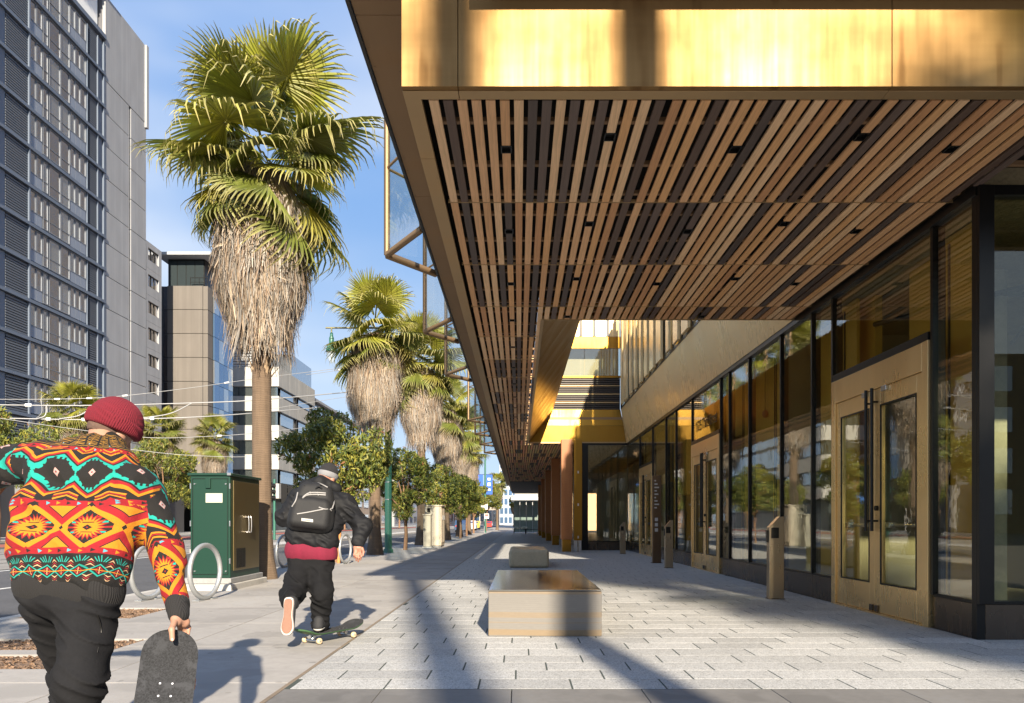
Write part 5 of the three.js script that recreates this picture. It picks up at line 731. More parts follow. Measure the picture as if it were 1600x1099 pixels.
function onto(f, u, v, d0, lift = 0) {                 // the point of the surface f met from d0 on along a sighting
  const dir = P(u, v, 1).sub(EYEV).normalize(), p = P(u, v, d0); for (let i = 0; i < 80; i++) { const d = f(p); if (d < 0.0015) break; p.addScaledVector(dir, Math.max(d * 0.7, 0.0015)); if (p.z < -d0 - 1.2) break; } return p.addScaledVector(dir, -lift);
}
const fold = (amp, fx, fy, seed = 0) => (d, p) => d > 0.08 ? d : d + amp * (Math.abs(noise3(p.x * fx + seed, p.y * fy + 0.6 * p.x * fy, p.z * fx) - 0.5) * 2 - 0.5) + amp * 0.5 * (noise3(p.x * fx * 2.3, p.y * fy * 2.1 + seed, p.z * fx * 2.3) - 0.5);
function finger(list, pts, r) { const n = pts.length; list.push(...chain(pts.map((p, i) => [p, r * (1 - 0.22 * i / (n - 1))]))); }
function deckGeo(L, W, which) {                        // skateboard deck along z, grip side up
  const ns = 44, nw = 8, h = L / 2, top = [], bot = []; const hw = (s) => { const e = Math.abs(s) - (h - W * 0.98); return e > 0 ? W * Math.sqrt(Math.max(0, 1 - Math.pow(e / (W * 0.98), 2.2))) : W; };
  for (let i = 0; i <= ns; i++) { const s = -h * Math.cos(Math.PI * i / ns), w = Math.max(hw(s), 0.002); for (let j = 0; j <= nw; j++) { const t = j / nw * 2 - 1, y = 0.062 * Math.pow(smooth(h - 0.21, h + 0.03, Math.abs(s)), 1.15) + 0.007 * t * t; top.push([t * w, y + 0.006, s]); bot.push([t * w, y - 0.006, s]); } }
  const tri = [], at = (A, i, j) => A[i * (nw + 1) + j]; const q4 = (a, b, c, d) => tri.push(a, b, c, a, c, d);
  for (let i = 0; i < ns; i++) { for (let j = 0; j < nw; j++) { if (which === 'top') q4(at(top, i, j), at(top, i + 1, j), at(top, i + 1, j + 1), at(top, i, j + 1)); else q4(at(bot, i, j + 1), at(bot, i + 1, j + 1), at(bot, i + 1, j), at(bot, i, j)); } if (which !== 'top') { q4(at(top, i, 0), at(bot, i, 0), at(bot, i + 1, 0), at(top, i + 1, 0)); q4(at(bot, i, nw), at(top, i, nw), at(top, i + 1, nw), at(bot, i + 1, nw)); } }
  const g = new THREE.BufferGeometry(); g.setAttribute('position', new THREE.Float32BufferAttribute(tri.flat().map((x, i) => which === 'top' && i % 3 === 1 ? x + 0.0008 : x), 3)); let m = mergeVertices(g, 1e-5); m.computeVertexNormals(); return metric(m);
}
function skateboard(label, wheelColor, deckColor) {
  const o = thing('skateboard', label, 'skateboard'), L = 0.80;
  part(o, 'deck', deckGeo(L, 0.103, 'bottom'), std(...deckColor, { roughness: 0.5, map: T.wood })); part(o, 'grip_tape', deckGeo(L, 0.103, 'top'), std(0.035, 0.036, 0.04, { roughness: 0.95, map: T.grip, bumpMap: T.grip, bumpScale: 0.002 }));
  for (const s of [-1, 1]) {
    part(o, 'truck', [bx(-0.03, 0.03, -0.02, -0.007, -s * 0.175 - 0.04, -s * 0.175 + 0.04, 0.003), cyl(V3(0, -0.02, -s * 0.2), V3(0, -0.045, -s * 0.22), 0.02, 0.016), cyl(V3(-0.07, -0.052, -s * 0.22), V3(0.07, -0.052, -s * 0.22), 0.012, 0.012)], M.steel);
    for (const x of [-1, 1]) { const w = part(o, 'wheel', (() => { const g = new THREE.LatheGeometry([[0.006, -0.016], [0.02, -0.016], [0.025, -0.012], [0.027, -0.006], [0.027, 0.006], [0.025, 0.012], [0.02, 0.016], [0.006, 0.016]].map((p) => new THREE.Vector2(...p)), 24); g.rotateZ(Math.PI / 2); g.translate(x * 0.088, -0.052, s * 0.22); return clean(g); })(), std(...wheelColor, { roughness: 0.4 })); part(w, 'bearing', cyl(V3(x * 0.084, -0.052, -s * 0.22), V3(x * 0.106, -0.052, -s * 0.22), 0.0075, 0.0075, 10), M.steel); }
    for (const x of [-0.022, 0.022]) for (const z of [0.15, 0.2]) part(o, 'bolt', cyl(V3(x, 0.006, -s * z), V3(x, 0.0085, -s * z), 0.004, 0.004, 8), M.steel);
  }
  return o;
}
// knitted pattern of the sweater, drawn once round the body: 6 big lozenges, 8 small ones
const knitTex = (() => {
  const W = 1800, H = 1200, cv = document.createElement('canvas'); cv.width = W; cv.height = H; const c = cv.getContext('2d');
  const T0 = -0.16, T1 = 1.06, Y = (t) => (t - T0) / (T1 - T0) * H, blk = '#17130f', red = '#a80f1c', gold = '#dc8d0e', teal = '#14b3a2', pale = '#e9b98a', pink = '#d7a9a2', S = H / (T1 - T0);
  c.fillStyle = blk; c.fillRect(0, 0, W, H);
  const poly = (pts, f) => { c.fillStyle = f; c.beginPath(); pts.forEach(([x, y], i) => i ? c.lineTo(x, y) : c.moveTo(x, y)); c.closePath(); c.fill(); };
  const line = (pts, w, f) => { c.strokeStyle = f; c.lineWidth = w; c.lineJoin = 'miter'; c.beginPath(); pts.forEach(([x, y], i) => i ? c.lineTo(x, y) : c.moveTo(x, y)); c.stroke(); };
  const R = rng(55), D = W / 8, X = W / 6;
  // yoke: loose gold scratch lines over black, then a red dotted band
  for (let i = 0; i < 11; i++) { const y = Y(-0.15 + i * 0.0125); const p = []; for (let k = 0; k <= 48; k++) p.push([k * W / 48, y + (R() - 0.5) * 12]); line(p, 4, '#c08a2a'); }
  for (let k = 0; k < 26; k++) { const x = k * W / 26 + 10; c.fillStyle = k % 2 ? '#c08a2a' : blk; c.fillRect(x, Y(-0.14), k % 2 ? 4 : 24, Y(-0.03) - Y(-0.14)); }
  const redBand = (t, h) => { c.fillStyle = red; c.fillRect(0, Y(t), W, h * S); for (let k = 0; k < 32; k++) { const x = (k + 0.5) * W / 32, y = Y(t + h / 2), s = h * S * 0.32; poly([[x - s, y - s], [x + s, y], [x - s, y + s]], k % 3 === 0 ? gold : k % 3 === 1 ? blk : '#5fb8c8'); } };
  redBand(-0.012, 0.034);
  const zig = (t, amp, ph, w, f, dy = 0) => { const p = []; for (let k = -1; k <= 17; k++) p.push([(k / 2 + ph) * D, Y(t) + (k % 2 === 0 ? -1 : 1) * amp * S + dy]); line(p, w, f); };
  { const p = []; for (let k = -1; k <= 17; k++) p.push([(k / 2 + 0.5) * D, Y(0.103) + (k % 2 === 0 ? -1 : 1) * 0.040 * S]); for (let k = 17; k >= -1; k--) p.push([(k / 2 + 0.5) * D, Y(0.30) - (k % 2 === 0 ? -1 : 1) * 0.040 * S]); poly(p, teal); }
  zig(0.074, 0.044, 0.5, 17, gold); zig(0.092, 0.044, 0.5, 15, red); zig(0.106, 0.044, 0.5, 9, blk);
  zig(0.330, 0.044, 0, 17, gold); zig(0.312, 0.044, 0, 15, red); zig(0.298, 0.044, 0, 9, blk);
  for (let k = -1; k < 9; k++) {                       // black stepped lozenges with a small pink heart
    const x = (k + 0.5) * D, y = Y(0.203), rx = D * 0.49, ry = 0.092 * S; poly([[x - rx, y], [x - rx * 0.3, y - ry], [x + rx * 0.3, y - ry], [x + rx, y], [x + rx * 0.3, y + ry], [x - rx * 0.3, y + ry]], blk);
    for (let j = 0; j < 9; j++) for (const s of [-1, 1]) { const q = j / 8 * 2 - 1, xx = x + q * rx * 0.9, yy = y + s * ry * Math.min(1, (1 - Math.abs(q)) * 1.45); c.fillStyle = blk; c.fillRect(xx - 6, yy - (s < 0 ? 16 : 0), 12, 16); }
    poly([[x, y - 26], [x + 22, y], [x, y + 26], [x - 22, y]], pink); poly([[x, y - 15], [x + 12, y], [x, y + 15], [x - 12, y]], '#9db4b0'); c.fillStyle = red; c.fillRect(x - 5, y - 5, 10, 10);
    for (const [t, s, xo] of [[0.022, 1, D / 2], [0.368, -1, D / 2]]) { const cx = x + xo, cy = Y(t); for (const [o, f] of [[0, gold], [16, red], [28, gold]]) line([[cx - 66, cy - s * 30 + s * o], [cx, cy + s * o], [cx + 66, cy - s * 30 + s * o]], o === 16 ? 8 : 10, f); poly([[cx, cy - s * 48], [cx + 13, cy - s * 36], [cx, cy - s * 24], [cx - 13, cy - s * 36]], red); c.fillStyle = '#9fc4c8'; c.fillRect(cx - 5, cy - s * 62 - 5, 10, 10); }
  }
  redBand(0.405, 0.036);
  c.fillStyle = blk; c.fillRect(0, Y(0.441), W, 0.262 * S);
  for (let k = -1; k < 7; k++) {                       // big crossed bands, suns between
    const x0 = k * X, x1 = (k + 1) * X, y0 = Y(0.441), y1 = Y(0.703), m = (y0 + y1) / 2, cx = (x0 + x1) / 2;
    for (let j = 0; j < 7; j++) { const y = lerp(y0, y1, (j + 0.5) / 7); line([[x0, y], [x1, y]], 9, j % 2 ? teal : red); }
    for (let j = 0; j < 9; j++) { const y = lerp(y0, y1, (j + 0.5) / 9), n = 7; for (let i = 0; i < n; i++) if ((i + j) % 3 === 0) { const x = lerp(x0, x1, (i + 0.5) / n); poly([[x - 24, y], [x + 16, y - 9], [x + 16, y + 9]], blk); } }
    // lozenge ground behind the sun
    poly([[cx - X * 0.40, m], [cx, y0 - 30], [cx + X * 0.40, m], [cx, y1 + 30]], blk);
    for (let j = -3; j <= 3; j++) { const yy = m + j * 30, wd = X * (0.36 - 0.07 * Math.abs(j)); line([[cx - wd, yy], [cx - wd * 0.45, yy]], 10, j % 2 ? teal : red); line([[cx + wd * 0.45, yy], [cx + wd, yy]], 10, j % 2 ? teal : red); }
    for (const [r0, r1, f] of [[92, 74, red], [76, 54, gold]]) { const p = []; for (let i = 0; i < 44; i++) { const a = i / 44 * 6.2832, r = i % 2 ? r1 * 0.85 : r0; p.push([cx + Math.cos(a) * r * 1.05, m + Math.sin(a) * r * 0.92]); } poly(p, f); }
    poly([[cx - 26, m], [cx, m - 18], [cx + 26, m], [cx, m + 18]], blk); c.fillStyle = red; c.fillRect(cx - 5, m - 4, 10, 8); for (const s of [-1, 1]) { poly([[cx + s * 108, m - 16], [cx + s * 134, m], [cx + s * 108, m + 16]], gold); line([[cx - 30, m + s * 30], [cx + 30, m + s * 30]], 5, blk); }
  }
  for (let k = -1; k < 8; k++) {
    const x = k * X, y0 = Y(0.441), y1 = Y(0.703), m = (y0 + y1) / 2;
    poly([[x - X * 0.5, y0], [x + X * 0.5, y0], [x, m - 12]], red); poly([[x - X * 0.26, y0], [x + X * 0.26, y0], [x, m - 62]], gold); line([[x - X * 0.26, y0], [x, m - 62], [x + X * 0.26, y0]], 5, blk);
    poly([[x - X * 0.5, y1], [x + X * 0.5, y1], [x, m + 12]], red); poly([[x - X * 0.26, y1], [x + X * 0.26, y1], [x, m + 62]], gold); line([[x - X * 0.26, y1], [x, m + 62], [x + X * 0.26, y1]], 5, blk);
    line([[x - X * 0.5, y0 + 6], [x, m], [x + X * 0.5, y0 + 6]], 27, gold); line([[x - X * 0.5, y1 - 6], [x, m], [x + X * 0.5, y1 - 6]], 27, gold); poly([[x - 12, m], [x, m - 16], [x + 12, m], [x, m + 16]], blk);
  }
  redBand(0.703, 0.036);
  c.fillStyle = blk; c.fillRect(0, Y(0.739), W, H);
  for (let k = -1; k < 19; k++) {                      // fine band of teal fronds, pale arrows and lozenges
    const w = W / 18, x = (k + 0.5) * w, y = Y(0.835); for (let j = -2; j <= 2; j++) line([[x + j * 9, Y(0.785)], [x + j * 15 + (j > 0 ? 8 : -8), Y(0.748 + 0.006 * Math.abs(j))]], 5, teal);
    for (const s of [-1, 1]) for (let j = 0; j < 3; j++) poly([[x + w / 2 - 30 + j * 5, y + s * (16 + j * 14)], [x + w / 2, y + s * (28 + j * 14)], [x + w / 2 + 30 - j * 5, y + s * (16 + j * 14)], [x + w / 2, y + s * (36 + j * 14)]], j % 2 ? red : pale);
    line([[x - w / 2, y], [x, y - 34], [x + w / 2, y], [x, y + 34], [x - w / 2, y]], 6, teal); line([[x - 22, y], [x, y - 20], [x + 22, y], [x, y + 20], [x - 22, y]], 6, red); line([[x, y - 20], [x, y + 20]], 4, pale);
  }
  line([[0, Y(0.835)], [W, Y(0.835)]], 5, gold); c.fillStyle = '#100e0d'; c.fillRect(0, Y(0.895), W, H);
  const t = new THREE.CanvasTexture(cv); t.colorSpace = THREE.SRGBColorSpace; t.wrapS = THREE.RepeatWrapping; t.magFilter = THREE.LinearFilter; t.anisotropy = 8; t.userData = { T0, T1 }; return t;
})();
{
  // ---------- man in the patterned sweater ----------
  const man = thing('person', 'person in bold zigzag patterned sweater, red beanie and black jeans, leaning forward', 'person');
  const hip = P(112, 930, 3.1), neck = P(160, 700, 3.36);
  const torso = [cap(P(68, 893, 3.1), P(150, 905, 3.1), 0.110), cap(P(58, 850, 3.12), P(158, 866, 3.12), 0.116), cap(P(70, 800, 3.18), P(182, 818, 3.18), 0.122), cap(P(88, 742, 3.26), P(200, 768, 3.26), 0.115), cap(P(62, 722, 3.32), P(222, 772, 3.32), 0.086), cap(P(110, 716, 3.33), P(185, 727, 3.34), 0.085, 0.085), cap(P(150, 708, 3.35), P(166, 700, 3.39), 0.08, 0.074)];
  const armR = [[P(224, 776, 3.3), 0.085], [P(262, 858, 3.2), 0.066], [P(277, 946, 3.06), 0.046]], armL = [[P(62, 724, 3.32), 0.086], [P(-14, 730, 3.42), 0.082], [P(-110, 775, 3.65), 0.05]];
  const hem = P(110, 918, 3.1), up = neck.clone().sub(hip).normalize();
  const sweater = blend([...torso, ...chain(armR), ...chain(armL)], 0.045, (d, p) => { d = d > 0.08 ? d : d + 0.022 * (Math.abs(noise3(p.x * 7, p.y * 10 + p.x * 9, p.z * 7) - 0.5) * 2 - 0.4) + 0.008 * (noise3(p.x * 22, p.y * 26, p.z * 22) - 0.5); return d; });
  const g = skinOf(sweater, 0.0085).toNonIndexed();
  { // the print follows the knit: round the body and down it; round each sleeve and along it
    const p = g.attributes.position, n = p.count, uv = new Float32Array(n * 2), right = new THREE.Vector3(1, 0, 0).addScaledVector(up, -up.x).normalize(), back = right.clone().cross(up), q = new THREE.Vector3(), { T0, T1 } = knitTex.userData, V = (t) => 1 - (t - T0) / (T1 - T0), LEN = 0.61;
    const armUV = (A, q, out, off) => { const a = A[0][0], b = A[1][0], c = A[2][0], L1 = a.distanceTo(b), L2 = b.distanceTo(c); const f = (s, e) => { const h = clamp(q.clone().sub(s).dot(e.clone().sub(s)) / s.distanceToSquared(e), -0.3, 1.3); return [h, q.distanceTo(s.clone().lerp(e, clamp(h)))]; }; const [h1, e1] = f(a, b), [h2, e2] = f(b, c), first = e1 < e2; const s = first ? h1 * L1 : L1 + h2 * L2, ax = (first ? b.clone().sub(a) : c.clone().sub(b)).normalize(), base = first ? a.clone().lerp(b, clamp(h1)) : b.clone().lerp(c, clamp(h2)), r = q.clone().sub(base), rt = new THREE.Vector3(0, 0, 1).addScaledVector(ax, -ax.z).normalize(), sd = ax.clone().cross(rt); const t = 0.07 + s / (L1 + L2) * 0.67; out[0] = off - Math.atan2(r.dot(sd), r.dot(rt)) / (2 * Math.PI) / 3; out[1] = V(t > 0.725 ? 0.90 + (t - 0.725) : t); };
    for (let i = 0; i < n; i += 3) {
      q.set((p.getX(i) + p.getX(i + 1) + p.getX(i + 2)) / 3, (p.getY(i) + p.getY(i + 1) + p.getY(i + 2)) / 3, (p.getZ(i) + p.getZ(i + 1) + p.getZ(i + 2)) / 3);
      const dT = Math.min(...torso.map((f) => f(q))), dR = Math.min(...chain(armR).map((f) => f(q))), dL = Math.min(...chain(armL).map((f) => f(q))); const o = [[0, 0], [0, 0], [0, 0]];
      for (let k = 0; k < 3; k++) { const v = q.clone().set(p.getX(i + k), p.getY(i + k), p.getZ(i + k)); if (dR < dT - 0.012 && dR < dL) armUV(armR, v, o[k], 0.25); else if (dL < dT - 0.012) armUV(armL, v, o[k], 0.25); else { const r = v.clone().sub(hem), h = r.dot(up), tl = 0.875 - h / LEN * 0.89, lat = r.dot(right), dp = r.dot(back); o[k] = [0.5 + Math.atan2(lat, dp * 1.15 + 0.015) / (2 * Math.PI), V(tl + 0.045 * Math.pow(lat / 0.25, 2) * (tl < 0.4 ? 1 : 0.4))]; } }
      const us = o.map((a) => a[0]), mx = Math.max(...us); if (mx - Math.min(...us) > 0.4) for (const a of o) if (a[0] < mx - 0.4) a[0] += 1;
      for (let k = 0; k < 3; k++) { uv[(i + k) * 2] = o[k][0]; uv[(i + k) * 2 + 1] = o[k][1]; }
    }
    g.setAttribute('uv', new THREE.BufferAttribute(uv, 2));
  }
  part(man, 'sweater', g, phys(0.6, 0.6, 0.6, { map: knitTex, roughness: 0.9, sheen: 0.3, sheenRoughness: 0.6, bumpMap: (() => { const t = T.cloth.clone(); t.repeat.set(14, 9); t.needsUpdate = true; return t; })(), bumpScale: 0.007 }));
  part(man, 'waistband', metricBody(skinOf(blend([cap(P(66, 916, 3.1), P(150, 929, 3.1), 0.104), cap(P(68, 906, 3.1), P(150, 919, 3.1), 0.109)], 0.02, fold(0.003, 60, 4)), 0.009)), std(0.012, 0.011, 0.011, { roughness: 0.95, bumpMap: T.knit, bumpScale: 0.003 }));
  part(man, 'cuff', metricBody(skinOf(cap(P(277, 944, 3.06), P(279, 960, 3.03), 0.047, 0.041), 0.005)), std(0.014, 0.013, 0.013, { roughness: 0.95, bumpMap: T.knit, bumpScale: 0.003 }));
  const denim = phys(0.012, 0.012, 0.0135, { specularIntensity: 0.35, roughness: 0.9, map: T.cloth, bumpMap: T.cloth, bumpScale: 0.004 });
  const legR = [[P(138, 955, 3.1), 0.106], [P(126, 1066, 2.98), 0.086], [P(92, 1185, 3.25), 0.08]], legL = [[P(76, 945, 3.18), 0.095], [P(104, 1050, 3.42), 0.07], [P(118, 1155, 3.75), 0.06]];
  const jeans = blend([cap(P(72, 928, 3.1), P(146, 938, 3.1), 0.102), ...chain(legR), ...chain(legL)], 0.035, (d, p) => d > 0.08 ? d : d + 0.026 * (Math.abs(noise3(p.x * 6 + 3, p.y * 21 + p.x * 12, p.z * 6) - 0.5) * 2 - 0.5) + 0.011 * (noise3(p.x * 14, p.y * 34 + p.x * 16, p.z * 14) - 0.5));
  part(man, 'jeans', metricBody(skinOf(jeans, 0.009)), denim);
  part(man, 'pocket_seam', tube([[150, 955], [158, 985], [152, 1020]].map(([u, v]) => onto(jeans, u, v, 2.7, -0.001)), 0.0025, 16, 5), M.black);
  const shoe = (h, t, name) => part(man, name, metricBody(skinOf(blend([cap(h, t, 0.05, 0.042), cap(h.clone().add(new THREE.Vector3(0, 0.06, 0)), h.clone().lerp(t, 0.3).add(new THREE.Vector3(0, 0.03, 0)), 0.045, 0.045)], 0.03, (d, p) => smax(d, 0.002 - p.y, 0.004)), 0.008)), M.black);
  shoe(new THREE.Vector3(-1.96, 0.05, -3.2), new THREE.Vector3(-1.92, 0.045, -3.42), 'shoe'); shoe(new THREE.Vector3(-2.24, 0.06, -3.75), new THREE.Vector3(-2.2, 0.045, -3.98), 'shoe');
  // skin: one figure under the clothes, its head and right hand finely shaped
  const hc = P(176, 671, 3.46), hq = new THREE.Quaternion().setFromEuler(new THREE.Euler(-0.42, -0.35, -0.20, 'YXZ')), L = (x, y, z) => new THREE.Vector3(x, y, z).applyQuaternion(hq).add(hc);
  const headF = blend([ell(L(0, 0.02, 0.005), [0.079, 0.098, 0.098], hq), ell(L(0, -0.055, -0.035), [0.058, 0.062, 0.062], hq), cap(L(0, -0.04, 0.03), P(160, 706, 3.36), 0.06, 0.068), ell(L(0.079, -0.025, 0.0), [0.012, 0.034, 0.022], hq), ell(L(-0.079, -0.025, 0.0), [0.012, 0.034, 0.022], hq), cap(L(0, 0.0, -0.092), L(0, -0.04, -0.112), 0.011, 0.016), cap(L(-0.03, 0.012, -0.085), L(0.03, 0.012, -0.085), 0.016), cap(L(-0.022, -0.075, -0.088), L(0.022, -0.075, -0.088), 0.011)], 0.018);
  const hand = []; const wr = P(279, 955, 3.04), pc = P(281, 972, 3.03);
  hand.push(cap(P(277, 940, 3.06), wr, 0.034, 0.029), cap(wr, P(275, 972, 3.0), 0.028, 0.02), cap(wr, P(288, 974, 3.04), 0.027, 0.019), cap(P(274, 968, 3.0), P(289, 972, 3.04), 0.019, 0.018));
  finger(hand, [P(273, 970, 2.99), P(268, 984, 2.935), P(269, 999, 2.915)], 0.0125);
  finger(hand, [P(279, 974, 3.03), P(281, 986, 3.065), P(280, 1000, 3.05)], 0.0098); finger(hand, [P(284, 975, 3.04), P(286, 988, 3.07), P(284, 1003, 3.05)], 0.01); finger(hand, [P(288, 974, 3.045), P(291, 986, 3.07), P(289, 999, 3.05)], 0.0095); finger(hand, [P(291, 971, 3.05), P(295, 981, 3.07), P(294, 991, 3.055)], 0.0085);
  const inner = blend([...torso.slice(0, 5).map((f) => (() => { const h = (p) => f(p) + 0.035; h.pts = f.pts; return h; })()), ...chain(armR.map(([p, r]) => [p, r * 0.6])), ...chain(armL.map(([p, r]) => [p, r * 0.6])), ...chain(legR.map(([p, r]) => [p, r * 0.6])), ...chain(legL.map(([p, r]) => [p, r * 0.6])), cap(P(72, 925, 3.1), P(148, 935, 3.1), 0.07), cap(P(160, 706, 3.36), L(0, -0.02, 0.02), 0.05)], 0.04);
  const farHand = [cap(P(-110, 775, 3.65), P(-135, 790, 3.72), 0.032, 0.03)]; for (let i = 0; i < 4; i++) finger(farHand, [P(-133, 786 + i * 5, 3.72 + 0.012 * i), P(-146, 794 + i * 5, 3.74 + 0.012 * i), P(-152, 804 + i * 4, 3.72 + 0.012 * i)], 0.009); finger(farHand, [P(-122, 796, 3.68), P(-130, 808, 3.66), P(-138, 812, 3.66)], 0.011);
  part(man, 'body', [skinOf(inner, 0.016), skinOf(headF, 0.0045), skinOf(blend(hand, 0.007), 0.003), skinOf(blend(farHand, 0.008), 0.0045)].map(metricBody), M.skin);
  part(man, 'ring', clean(new THREE.TorusGeometry(0.0108, 0.002, 8, 24).rotateX(Math.PI / 2.3).translate(...P(290.2, 983, 3.062).toArray())), M.steel); part(man, 'thumb_nail', metricBody(skinOf(ell(P(269, 1000, 2.906), [0.006, 0.007, 0.004]), 0.0025, 0.01)), std(0.62, 0.40, 0.32, { roughness: 0.35 }));
  for (const s of [-1, 1]) part(man, 'eye', metricBody(skinOf(ell(L(s * 0.03, -0.002, -0.086), [0.011, 0.007, 0.008], hq), 0.004, 0.01)), std(0.7, 0.68, 0.65));
  part(man, 'mouth', metricBody(skinOf(cap(L(-0.018, -0.077, -0.098), L(0.018, -0.077, -0.098), 0.005), 0.0035, 0.01)), std(0.35, 0.13, 0.11));
  part(man, 'cropped_hair', metricBody(skinOf(blend([ell(L(0, -0.02, 0.02), [0.0795, 0.066, 0.0925], hq)], 0.01, (d, p) => { const q = p.clone().sub(hc).applyQuaternion(hq.clone().invert()); return Math.max(d + 0.004 * noise3(p.x * 160, p.y * 160, p.z * 160), q.y + 0.006, -q.y - 0.055, -0.005 - q.z); }), 0.005)), std(0.10, 0.06, 0.045, { roughness: 0.9 }));
  const bean = (r, lo, hi, wob) => { const f = blend([ell(L(0, 0.032, 0.004), [r, r * 1.06, r * 1.08], hq)], 0.01, (d, p) => { const q = p.clone().sub(hc).applyQuaternion(hq.clone().invert()), a = Math.atan2(q.x, q.z), rib = 0.0016 * Math.sin(a * 74) * wob; return smax(d + rib + 0.004 * (noise3(p.x * 18, p.y * 18, p.z * 18) - 0.5), Math.max(lo - q.y + 0.02 * Math.cos(a) * -0.6, q.y - hi), 0.012); }); return metricBody(skinOf(f, 0.0035)); };
  const wool = phys(0.13, 0.005, 0.014, { roughness: 0.95, sheen: 0.4, sheenColor: rgb(0.6, 0.05, 0.1), sheenRoughness: 0.5, bumpMap: T.knit, bumpScale: 0.002 });
  const bn = part(man, 'beanie', bean(0.114, 0.02, 1, 0.6), wool); part(bn, 'folded_brim', bean(0.1205, -0.012, 0.048, 1), wool);
  const bd = skateboard('dark gripped skateboard held by its nose beside the sweater', [0.40, 0.11, 0.04], [0.35, 0.20, 0.10]);
  const tip = P(270, 987, 2.985), tail = P(228, 1280, 2.64), ax = tail.clone().sub(tip), len = ax.length(); ax.normalize(); const nrm = EYEV.clone().add(new THREE.Vector3(-0.2, 0, 0)).sub(tip).normalize(); nrm.addScaledVector(ax, -nrm.dot(ax)).normalize(); const sx = nrm.clone().cross(ax); bd.quaternion.setFromRotationMatrix(new THREE.Matrix4().makeBasis(sx, nrm, ax)); bd.position.copy(tip.clone().addScaledVector(ax, 0.4)).addScaledVector(nrm, -0.05);

  // ---------- skater riding away ----------
  const sk = thing('person', 'person in black jacket and backpack riding a skateboard away, one foot raised behind', 'person');
  const jk = blend([cap(P(469, 838, 6.92), P(506, 846, 6.92), 0.132), cap(P(474, 815, 7.0), P(514, 820, 7.0), 0.13), cap(P(478, 785, 7.1), P(526, 790, 7.1), 0.115), cap(P(466, 778, 7.12), P(540, 788, 7.12), 0.078), ...chain([[P(538, 788, 7.12), 0.085], [P(566, 822, 7.0), 0.076], [P(559, 848, 6.87), 0.056]]), ...chain([[P(466, 780, 7.12), 0.085], [P(446, 808, 7.0), 0.078], [P(474, 818, 7.36), 0.055]])], 0.05, fold(0.026, 9, 17, 4));
  const jacketM = phys(0.0105, 0.0108, 0.0125, { specularIntensity: 0.45, roughness: 0.7, map: T.cloth, bumpMap: T.cloth, bumpScale: 0.004, sheen: 0.2 });
  part(sk, 'jacket', metricBody(skinOf(jk, 0.0115)), jacketM); part(sk, 'hood', metricBody(skinOf(blend([cap(P(477, 760, 7.12), P(500, 754, 7.1), 0.055, 0.06), cap(P(500, 754, 7.1), P(524, 764, 7.16), 0.06, 0.055), cap(P(524, 764, 7.16), P(515, 766, 7.34), 0.05), cap(P(477, 760, 7.12), P(500, 766, 7.36), 0.05)], 0.03, fold(0.01, 12, 14)), 0.01)), jacketM);
  part(sk, 'red_shirt', metricBody(skinOf(blend([cap(P(469, 856, 6.92), P(505, 862, 6.92), 0.126), cap(P(467, 862, 6.92), P(505, 866, 6.92), 0.126)], 0.03, (d, p) => smax(fold(0.006, 14, 6)(d, p), 0.735 - p.y, 0.01)), 0.01)), std(0.16, 0.006, 0.026, { roughness: 0.9, map: T.cloth }));
  const tr = blend([cap(P(470, 872, 6.92), P(502, 875, 6.92), 0.112), ...chain([[P(500, 886, 6.93), 0.108], [P(503, 930, 6.76), 0.09], [P(500, 976, 6.86), 0.072]]), ...chain([[P(470, 886, 6.92), 0.112], [P(457, 928, 6.66), 0.098], [P(453, 938, 6.36), 0.07]])], 0.04, fold(0.03, 7, 17, 9));
  part(sk, 'trousers', metricBody(skinOf(tr, 0.0105)), phys(0.008, 0.008, 0.009, { specularIntensity: 0.4, roughness: 0.9, map: T.cloth, bumpMap: T.cloth, bumpScale: 0.004 }));
  const sc = P(512, 745, 7.22), sq = new THREE.Quaternion().setFromEuler(new THREE.Euler(-0.3, -0.5, -0.08, 'YXZ')), K = (x, y, z) => new THREE.Vector3(x, y, z).applyQuaternion(sq).add(sc);
  const hF = blend([ell(K(0, 0.01, 0.005), [0.076, 0.098, 0.096], sq), ell(K(0, -0.06, -0.035), [0.056, 0.06, 0.06], sq), cap(K(0, -0.04, 0.03), P(503, 775, 7.15), 0.055, 0.065), ell(K(0.077, -0.03, 0), [0.012, 0.032, 0.02], sq), ell(K(-0.077, -0.03, 0), [0.012, 0.032, 0.02], sq), cap(K(0, -0.005, -0.09), K(0, -0.045, -0.112), 0.011, 0.016), cap(K(-0.03, 0.008, -0.084), K(0.03, 0.008, -0.084), 0.015), cap(K(-0.02, -0.078, -0.086), K(0.02, -0.078, -0.086), 0.011)], 0.018);
  const h2 = [cap(P(559, 845, 6.87), P(559, 856, 6.85), 0.034, 0.03), cap(P(556, 856, 6.85), P(556, 864, 6.84), 0.025, 0.02), cap(P(562, 856, 6.85), P(562, 864, 6.86), 0.025, 0.02)]; [[554, 863, 872], [557, 865, 876], [560, 866, 878], [563.5, 865, 875]].forEach(([u, v, w], i) => finger(h2, [P(u, v, 6.84), P(u + (i - 1.5) * 0.6, (v + w) / 2, 6.82), P(u - 0.4, w, 6.84)], 0.0098)); finger(h2, [P(566, 857, 6.85), P(568, 863, 6.83), P(567, 868, 6.82)], 0.011);
  const h3 = [cap(P(474, 818, 7.36), P(482, 815, 7.43), 0.03, 0.028)]; for (let i = 0; i < 4; i++) finger(h3, [P(483, 812 + i * 1.6, 7.44), P(488, 812 + i * 1.7, 7.47), P(489, 815 + i * 1.6, 7.43)], 0.009); finger(h3, [P(480, 811, 7.4), P(484, 807, 7.41), P(488, 807, 7.42)], 0.0105);
